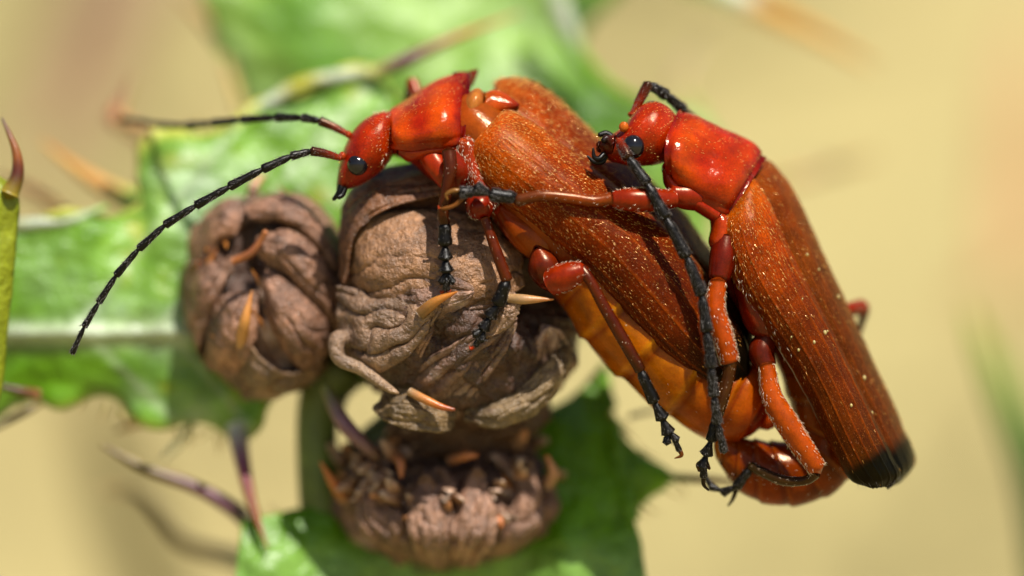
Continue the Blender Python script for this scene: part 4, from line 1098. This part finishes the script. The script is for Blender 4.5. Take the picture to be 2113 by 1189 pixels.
hairs(body2, [hair_field(GB2, 700, 0.08, 0.005, lift=0.3, closed=True, mask=lambda u, v: (u > .2) * 1.0)], M['pale_hair'])
hd2_rows = [(1392, 322, 1402, 262, .0, .2), (1378, 334, 1390, 232, -.15, .38), (1350, 341, 1362, 212, -.28, .58), (1322, 343, 1330, 214, -.3, .6), (1298, 343, 1306, 234, -.3, .58), (1278, 338, 1288, 258, -.32, .48),
            (1262, 334, 1268, 274, -.35, .36), (1248, 326, 1254, 284, -.4, .26), (1238, 316, 1244, 294, -.42, .14)]
hd2, GH2 = part('head', b2, loft(hd2_rows, nu=60, nv=34, cols=[CB(190, 40, 8), CB(200, 50, 8), CB(204, 56, 10), CB(200, 50, 8), CB(180, 40, 10), CB(150, 36, 12), CB(90, 24, 12)]), 'head_cuticle')
part('eye', hd2, ball(P(1307, 303, -.88), (.225, .21, .245)), 'eye')
part('eye', hd2, ball(P(1347, 226, -.05), (.24, .25, .18)), 'eye')
hairs(hd2, [hair_field(GH2, 600, 0.05, 0.0045, lift=0.4, closed=True, along=(-1, 0), mask=lambda u, v: 1.0 + 0 * u)], M['gold_hair'])
part('antenna_socket', hd2, ball(P(1287, 262, -.75), (.10, .08, .11)), 'head_cuticle', col=CB(226, 120, 50))
part('antenna_socket', hd2, ball(P(1306, 236, -.2), (.11, .09, .07)), 'head_cuticle', col=CB(200, 80, 30))
part('labrum', hd2, loft([(1262, 320, 1268, 278, -.6, .14), (1248, 316, 1252, 282, -.62, .16), (1236, 306, 1240, 290, -.6, .1)], nu=20, nv=16, cols=[CB(110, 30, 12), CB(70, 22, 12)]), 'head_cuticle')
part('mandible', hd2, tube([(1246, 318, -.7), (1236, 328, -.78), (1226, 324, -.82), (1224, 306, -.82)], [6, 6, 5, 2], n=22, nv=10, cols=[BLK, BLK * .7]), 'black')
part('mandible', hd2, tube([(1250, 322, -.6), (1242, 334, -.62), (1226, 334, -.64), (1212, 322, -.66)], [6, 6, 5, 2], n=22, nv=10, cols=[BLK, CB(20, 26, 44)]), 'black')
part('palp', hd2, tube([(1262, 282, -.4), (1250, 276, -.4), (1236, 279, -.45)], [7, 7, 5], n=16, nv=10, cols=[BLK, BLK]), 'black')
part('palp', hd2, tube([(1262, 296, -.8), (1252, 286, -.85), (1244, 292, -.9)], [7, 8, 6], n=16, nv=10, cols=[CB(90, 26, 14), BLK]), 'black')
pr2_rows = [(1386, 374, -.5, 1404, 229, .05, .5), (1393, 384, -.55, 1416, 231, .05, .62), (1404, 394, -.6, 1440, 239, .1, .68), (1430, 408, -.62, 1478, 258, .2, .66), (1458, 424, -.6, 1520, 276, .3, .64),
            (1486, 436, -.55, 1555, 294, .35, .52), (1500, 440, -.5, 1572, 312, .35, .36), (1506, 438, -.48, 1577, 326, .35, .25)]
prc2 = [CB(176, 36, 6), CB(216, 64, 6), CB(228, 84, 6), CB(214, 64, 8), CB(206, 56, 8), CB(212, 66, 10), CB(160, 30, 6), CB(150, 30, 6)]
V, F, T, c, G = shell(pr2_rows, 90, 60, power=0.72, cols=prc2, disp=pron_disp,
                      bow=lambda U, W: (np.sin(np.pi * W) ** 0.8 * -0.22 * sstep(0.45, 0.0, U))[..., None] * np.array([1, 0.6, 0.1]))
c = pron_tone(T, V, c, 12)
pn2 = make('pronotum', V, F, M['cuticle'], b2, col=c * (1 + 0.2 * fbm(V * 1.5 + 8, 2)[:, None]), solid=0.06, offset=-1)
hairs(pn2, [hair_field(G, 260, 0.055, 0.0042, lift=0.35, mask=lambda u, v: sstep(.4, .95, v) + .2, jitter=.35)], M['gold_hair'])
part('prothorax', b2, loft([(1366, 356, 1376, 340, -.45, .25), (1372, 385, 1400, 372, -.5, .3), (1400, 415, 1430, 395, -.5, .3), (1440, 440, 1462, 415, -.45, .3), (1475, 462, 1490, 432, -.4, .25)], nu=40, nv=22,
                           cols=[CB(200, 56, 10), CB(190, 46, 10), CB(186, 50, 12)]), 'cuticle')
part('shoulder_plate', b2, loft([(1462, 440, 1500, 436, -.3, .3), (1466, 470, 1512, 460, -.35, .35), (1462, 500, 1510, 510, -.4, .35), (1472, 520, 1520, 560, -.4, .3)], nu=40, nv=24,
                                cols=[CB(190, 56, 14), CB(190, 66, 18), CB(170, 46, 12)]), 'cuticle')
part('side_plate', b2, loft([(1505, 560, 1535, 545, -.3, .25), (1518, 620, 1570, 600, -.35, .35), (1540, 680, 1605, 660, -.35, .35), (1575, 705, 1625, 700, -.3, .2)], nu=40, nv=24,
                            cols=[CB(150, 36, 10), CB(140, 34, 10), CB(150, 50, 14)]), 'cuticle')

# wing cases of beetle two
A2 = [(1498, 446), (1492, 462), (1492, 500), (1502, 550), (1528, 610), (1565, 665), (1602, 715), (1640, 775), (1672, 835), (1700, 895), (1728, 950), (1744, 978), (1762, 996), (1795, 1008)]
B2 = [(1575, 328), (1596, 338), (1630, 380), (1662, 440), (1692, 505), (1722, 570), (1752, 635), (1785, 705), (1816, 775), (1845, 835), (1866, 885), (1882, 920), (1889, 955), (1862, 992)]
ely2_rows, ely2f_rows = [], []
for k, (a, b) in enumerate(zip(A2, B2)):
    s = 0.70 if k < 12 else 0.62
    sx, sy = a[0] + (b[0] - a[0]) * s, a[1] + (b[1] - a[1]) * s
    bul = [.05, .3, .5, .6, .64, .64, .62, .6, .56, .52, .46, .4, .3, .1][k]
    if k == 13: sx, sy = 1838, 1004
    if k == 12: sx, sy = 1858, 978
    ely2_rows.append((a[0], a[1], -.5, sx, sy, -.15, bul))
    ely2f_rows.append((sx - 9, sy + 4, -.06, b[0], b[1], .9, bul * .5 + .06))
ec2 = [CB(200, 86, 14), CB(204, 90, 14), CB(190, 76, 12), CB(174, 64, 10), CB(156, 58, 8), CB(146, 56, 8), CB(140, 54, 8), CB(136, 54, 8), CB(136, 56, 8), CB(130, 56, 10), CB(112, 52, 10), CB(96, 46, 10), CB(14, 12, 8), CB(12, 10, 8)]
ec2f = [CB(150, 62, 16)] + [CB(140, 60, 16)] * 3 + [CB(128, 58, 16)] * 7 + [CB(100, 48, 12), CB(14, 12, 8), CB(12, 10, 8)]
def e2edge(T, c):
    n = 0.006 * fbm(np.stack([T[:, 1] * 4, T[:, 0] * 0, T[:, 0] * 0], -1), 2)
    m = sstep(0.80, 0.87, T[:, 0] + n + .045 * T[:, 1])[:, None]
    return c * (1 - m) + CB(13, 12, 8) * m
el2, GE2 = elytron(b2, ely2_rows, ec2, (0.18, 0.36, 0.55, 0.74, 0.9), 1500, lambda u, v: sstep(.55, .12, u) * (1.0 - .4 * v) + .02, edge=e2edge, hl=0.11, vamp=0.024)
hairs(el2, [hair_field(GE2, 500, 0.13, 0.0065, lift=0.4, mask=lambda u, v: (v < .14) * (u < .5) * 1.0, along=(1, .2))], M['pale_hair'])
el2f, GE2f = elytron(b2, ely2f_rows, ec2f, (0.3, 0.6), 260, lambda u, v: .5 * (u < .75), edge=e2edge, power=0.5, nu=120, nv=40, hl=0.10, hr=0.005)
hairs(el2, [hair_field(GE2, 260, 0.16, 0.004, lift=0.5, mask=lambda u, v: (u > .93) * 1.0)], M['dark_hair'])
hairs(el2f, [hair_field(GE2f, 700, 0.08, 0.0028, lift=0.6, mask=lambda u, v: (v > .85) * 1.0, jitter=.25)], M['gold_hair'])
# specks of pollen and dust on the wing case
for (x, y, rr) in ((1703, 688, 4), (1677, 706, 3), (1646, 725, 2.6), (1671, 527, 2.6), (1693, 556, 2.4), (1735, 612, 3.5), (1706, 682, 2), (1787, 782, 4), (1756, 838, 3), (1800, 852, 4), (1632, 697, 1.8), (1655, 619, 1.6)):
    best = np.argmin(np.linalg.norm(np.vstack([GE2.reshape(-1, 3), GE2f.reshape(-1, 3)])[:, [0, 2]] - P(x, y, -.5)[[0, 2]], axis=1))
    q = np.vstack([GE2.reshape(-1, 3), GE2f.reshape(-1, 3)])[best]
    part('dust_speck', el2, ball(q + np.array([0, -.02, 0]), (rr / 100, rr / 100, rr / 75), nu=8, nv=8), 'spine', col=CB(225, 215, 205))

antenna(b2, [(1276, 290, -.9), (1296, 324, -1.1), (1334, 378, -1.2), (1373, 448, -1.25), (1416, 528, -1.3), (1448, 607, -1.3), (1459, 682, -1.3), (1468, 757, -1.3), (1473, 816, -1.25), (1481, 872, -1.15), (1494, 932, -1.05)],
        [11, 11, 12, 12, 11.5, 11, 10.5, 10, 9, 7.5], red=0, hair_n=260, hl=0.06)
antenna(b2, [(1305, 238, -.25), (1338, 174, -.1), (1374, 196, .15), (1409, 226, .5), (1450, 262, 1.5)], [10, 11, 11, 10], red=0, hair_n=100)

leg(b2, ([(1440, 408, -.5), (1412, 404, -.6), (1385, 400, -.7)], [28, 28, 20]), ([(1392, 410, -.75), (1350, 413, -.95), (1305, 412, -1.05), (1266, 412, -1.05)], [19, 24, 25, 18]),
    ([(1262, 410, -1.1), (1225, 415, -1.15), (1180, 409, -1.2), (1120, 404, -1.25), (1066, 414, -1.25)], [14, 12, 12, 12, 13]),
    [((1068, 409, -1.25), (1014, 402, -1.3), 13, 14, False), ((1012, 400, -1.3), (984, 390, -1.3), 12, 14, True), ((980, 396, -1.3), (952, 398, -1.3), 11, 13, False)],
    [([(952, 394, -1.3), (934, 394, -1.32), (921, 402, -1.32), (924, 413, -1.32)], [5, 5, 4, 1.5], CB(150, 110, 80)), ([(956, 408, -1.3), (938, 424, -1.3), (918, 430, -1.3), (906, 430, -1.3)], [5, 4.5, 4, 1.5], CB(130, 84, 56)),
     ([(906, 431, -1.3), (904, 424, -1.3)], [2.5, 1], CB(180, 60, 20))],
    [CB(165, 42, 8), CB(164, 44, 6), CB(150, 66, 22), CB(90, 44, 22)], hair_n=320, tars_hair=260)
leg(b2, ([(1498, 490, -.5), (1492, 530, -.6), (1484, 575, -.7)], [24, 28, 22]), ([(1482, 580, -.85), (1476, 640, -.95), (1494, 700, -1.0), (1506, 746, -1.0)], [17, 22, 22, 20]),
    ([(1507, 744, -1.0), (1502, 780, -1.0), (1488, 830, -1.0), (1476, 872, -.95)], [15, 13, 14, 10]),
    [((1476, 868, -.95), (1468, 908, -.9), 10, 12, False), ((1467, 910, -.9), (1458, 936, -.8), 9, 12, True), ((1458, 938, -.8), (1450, 962, -.75), 8, 11, True), ((1452, 960, -.75), (1452, 984, -.7), 7, 8, False)],
    [([(1444, 972, -.7), (1440, 958, -.72), (1456, 952, -.72), (1464, 968, -.7)], [4, 4, 4, 3], CB(90, 60, 40)), ([(1452, 980, -.7), (1452, 1000, -.65), (1462, 1012, -.6)], [5, 4, 2], BLK)],
    [CB(120, 26, 10), CB(196, 80, 4), CB(80, 44, 14), CB(50, 36, 14)], hair_n=1500)
leg(b2, ([(1590, 690, -.3), (1572, 725, -.4), (1580, 755, -.5)], [22, 28, 22]), ([(1582, 752, -.6), (1594, 820, -.7), (1634, 888, -.75), (1686, 966, -.75)], [16, 22, 25, 20]),
    ([(1684, 975, -.7), (1660, 992, -.6), (1610, 990, -.4), (1548, 962, -.1)], [13, 10, 11, 10]),
    [((1550, 964, -.1), (1520, 1004, 0.0), 9, 11, False), ((1520, 1004, 0.0), (1492, 1016, .1), 8, 9, True), ((1492, 1014, .1), (1466, 1004, .15), 7, 8, True), ((1466, 1004, .15), (1452, 976, .2), 5, 6, False)],
    [([(1520, 1008, .2), (1512, 1030, .3), (1502, 1044, .4)], [6, 4, 2], BLK)],
    [CB(110, 30, 10), CB(196, 84, 6), CB(70, 44, 14), CB(50, 36, 14)], hair_n=1600, hair_mat='pale_hair')
leg(b2, ([(1740, 640, 1.4), (1760, 636, 1.6)], [14, 14]), ([(1755, 640, 1.6), (1775, 634, 1.8), (1784, 642, 1.9)], [14, 17, 13]),
    ([(1784, 642, 1.9), (1776, 670, 2.0), (1760, 720, 2.0)], [11, 8, 8]), [], [], [CB(150, 40, 12), CB(150, 44, 12), CB(100, 40, 14), CB(60, 30, 20)], hair_n=60)
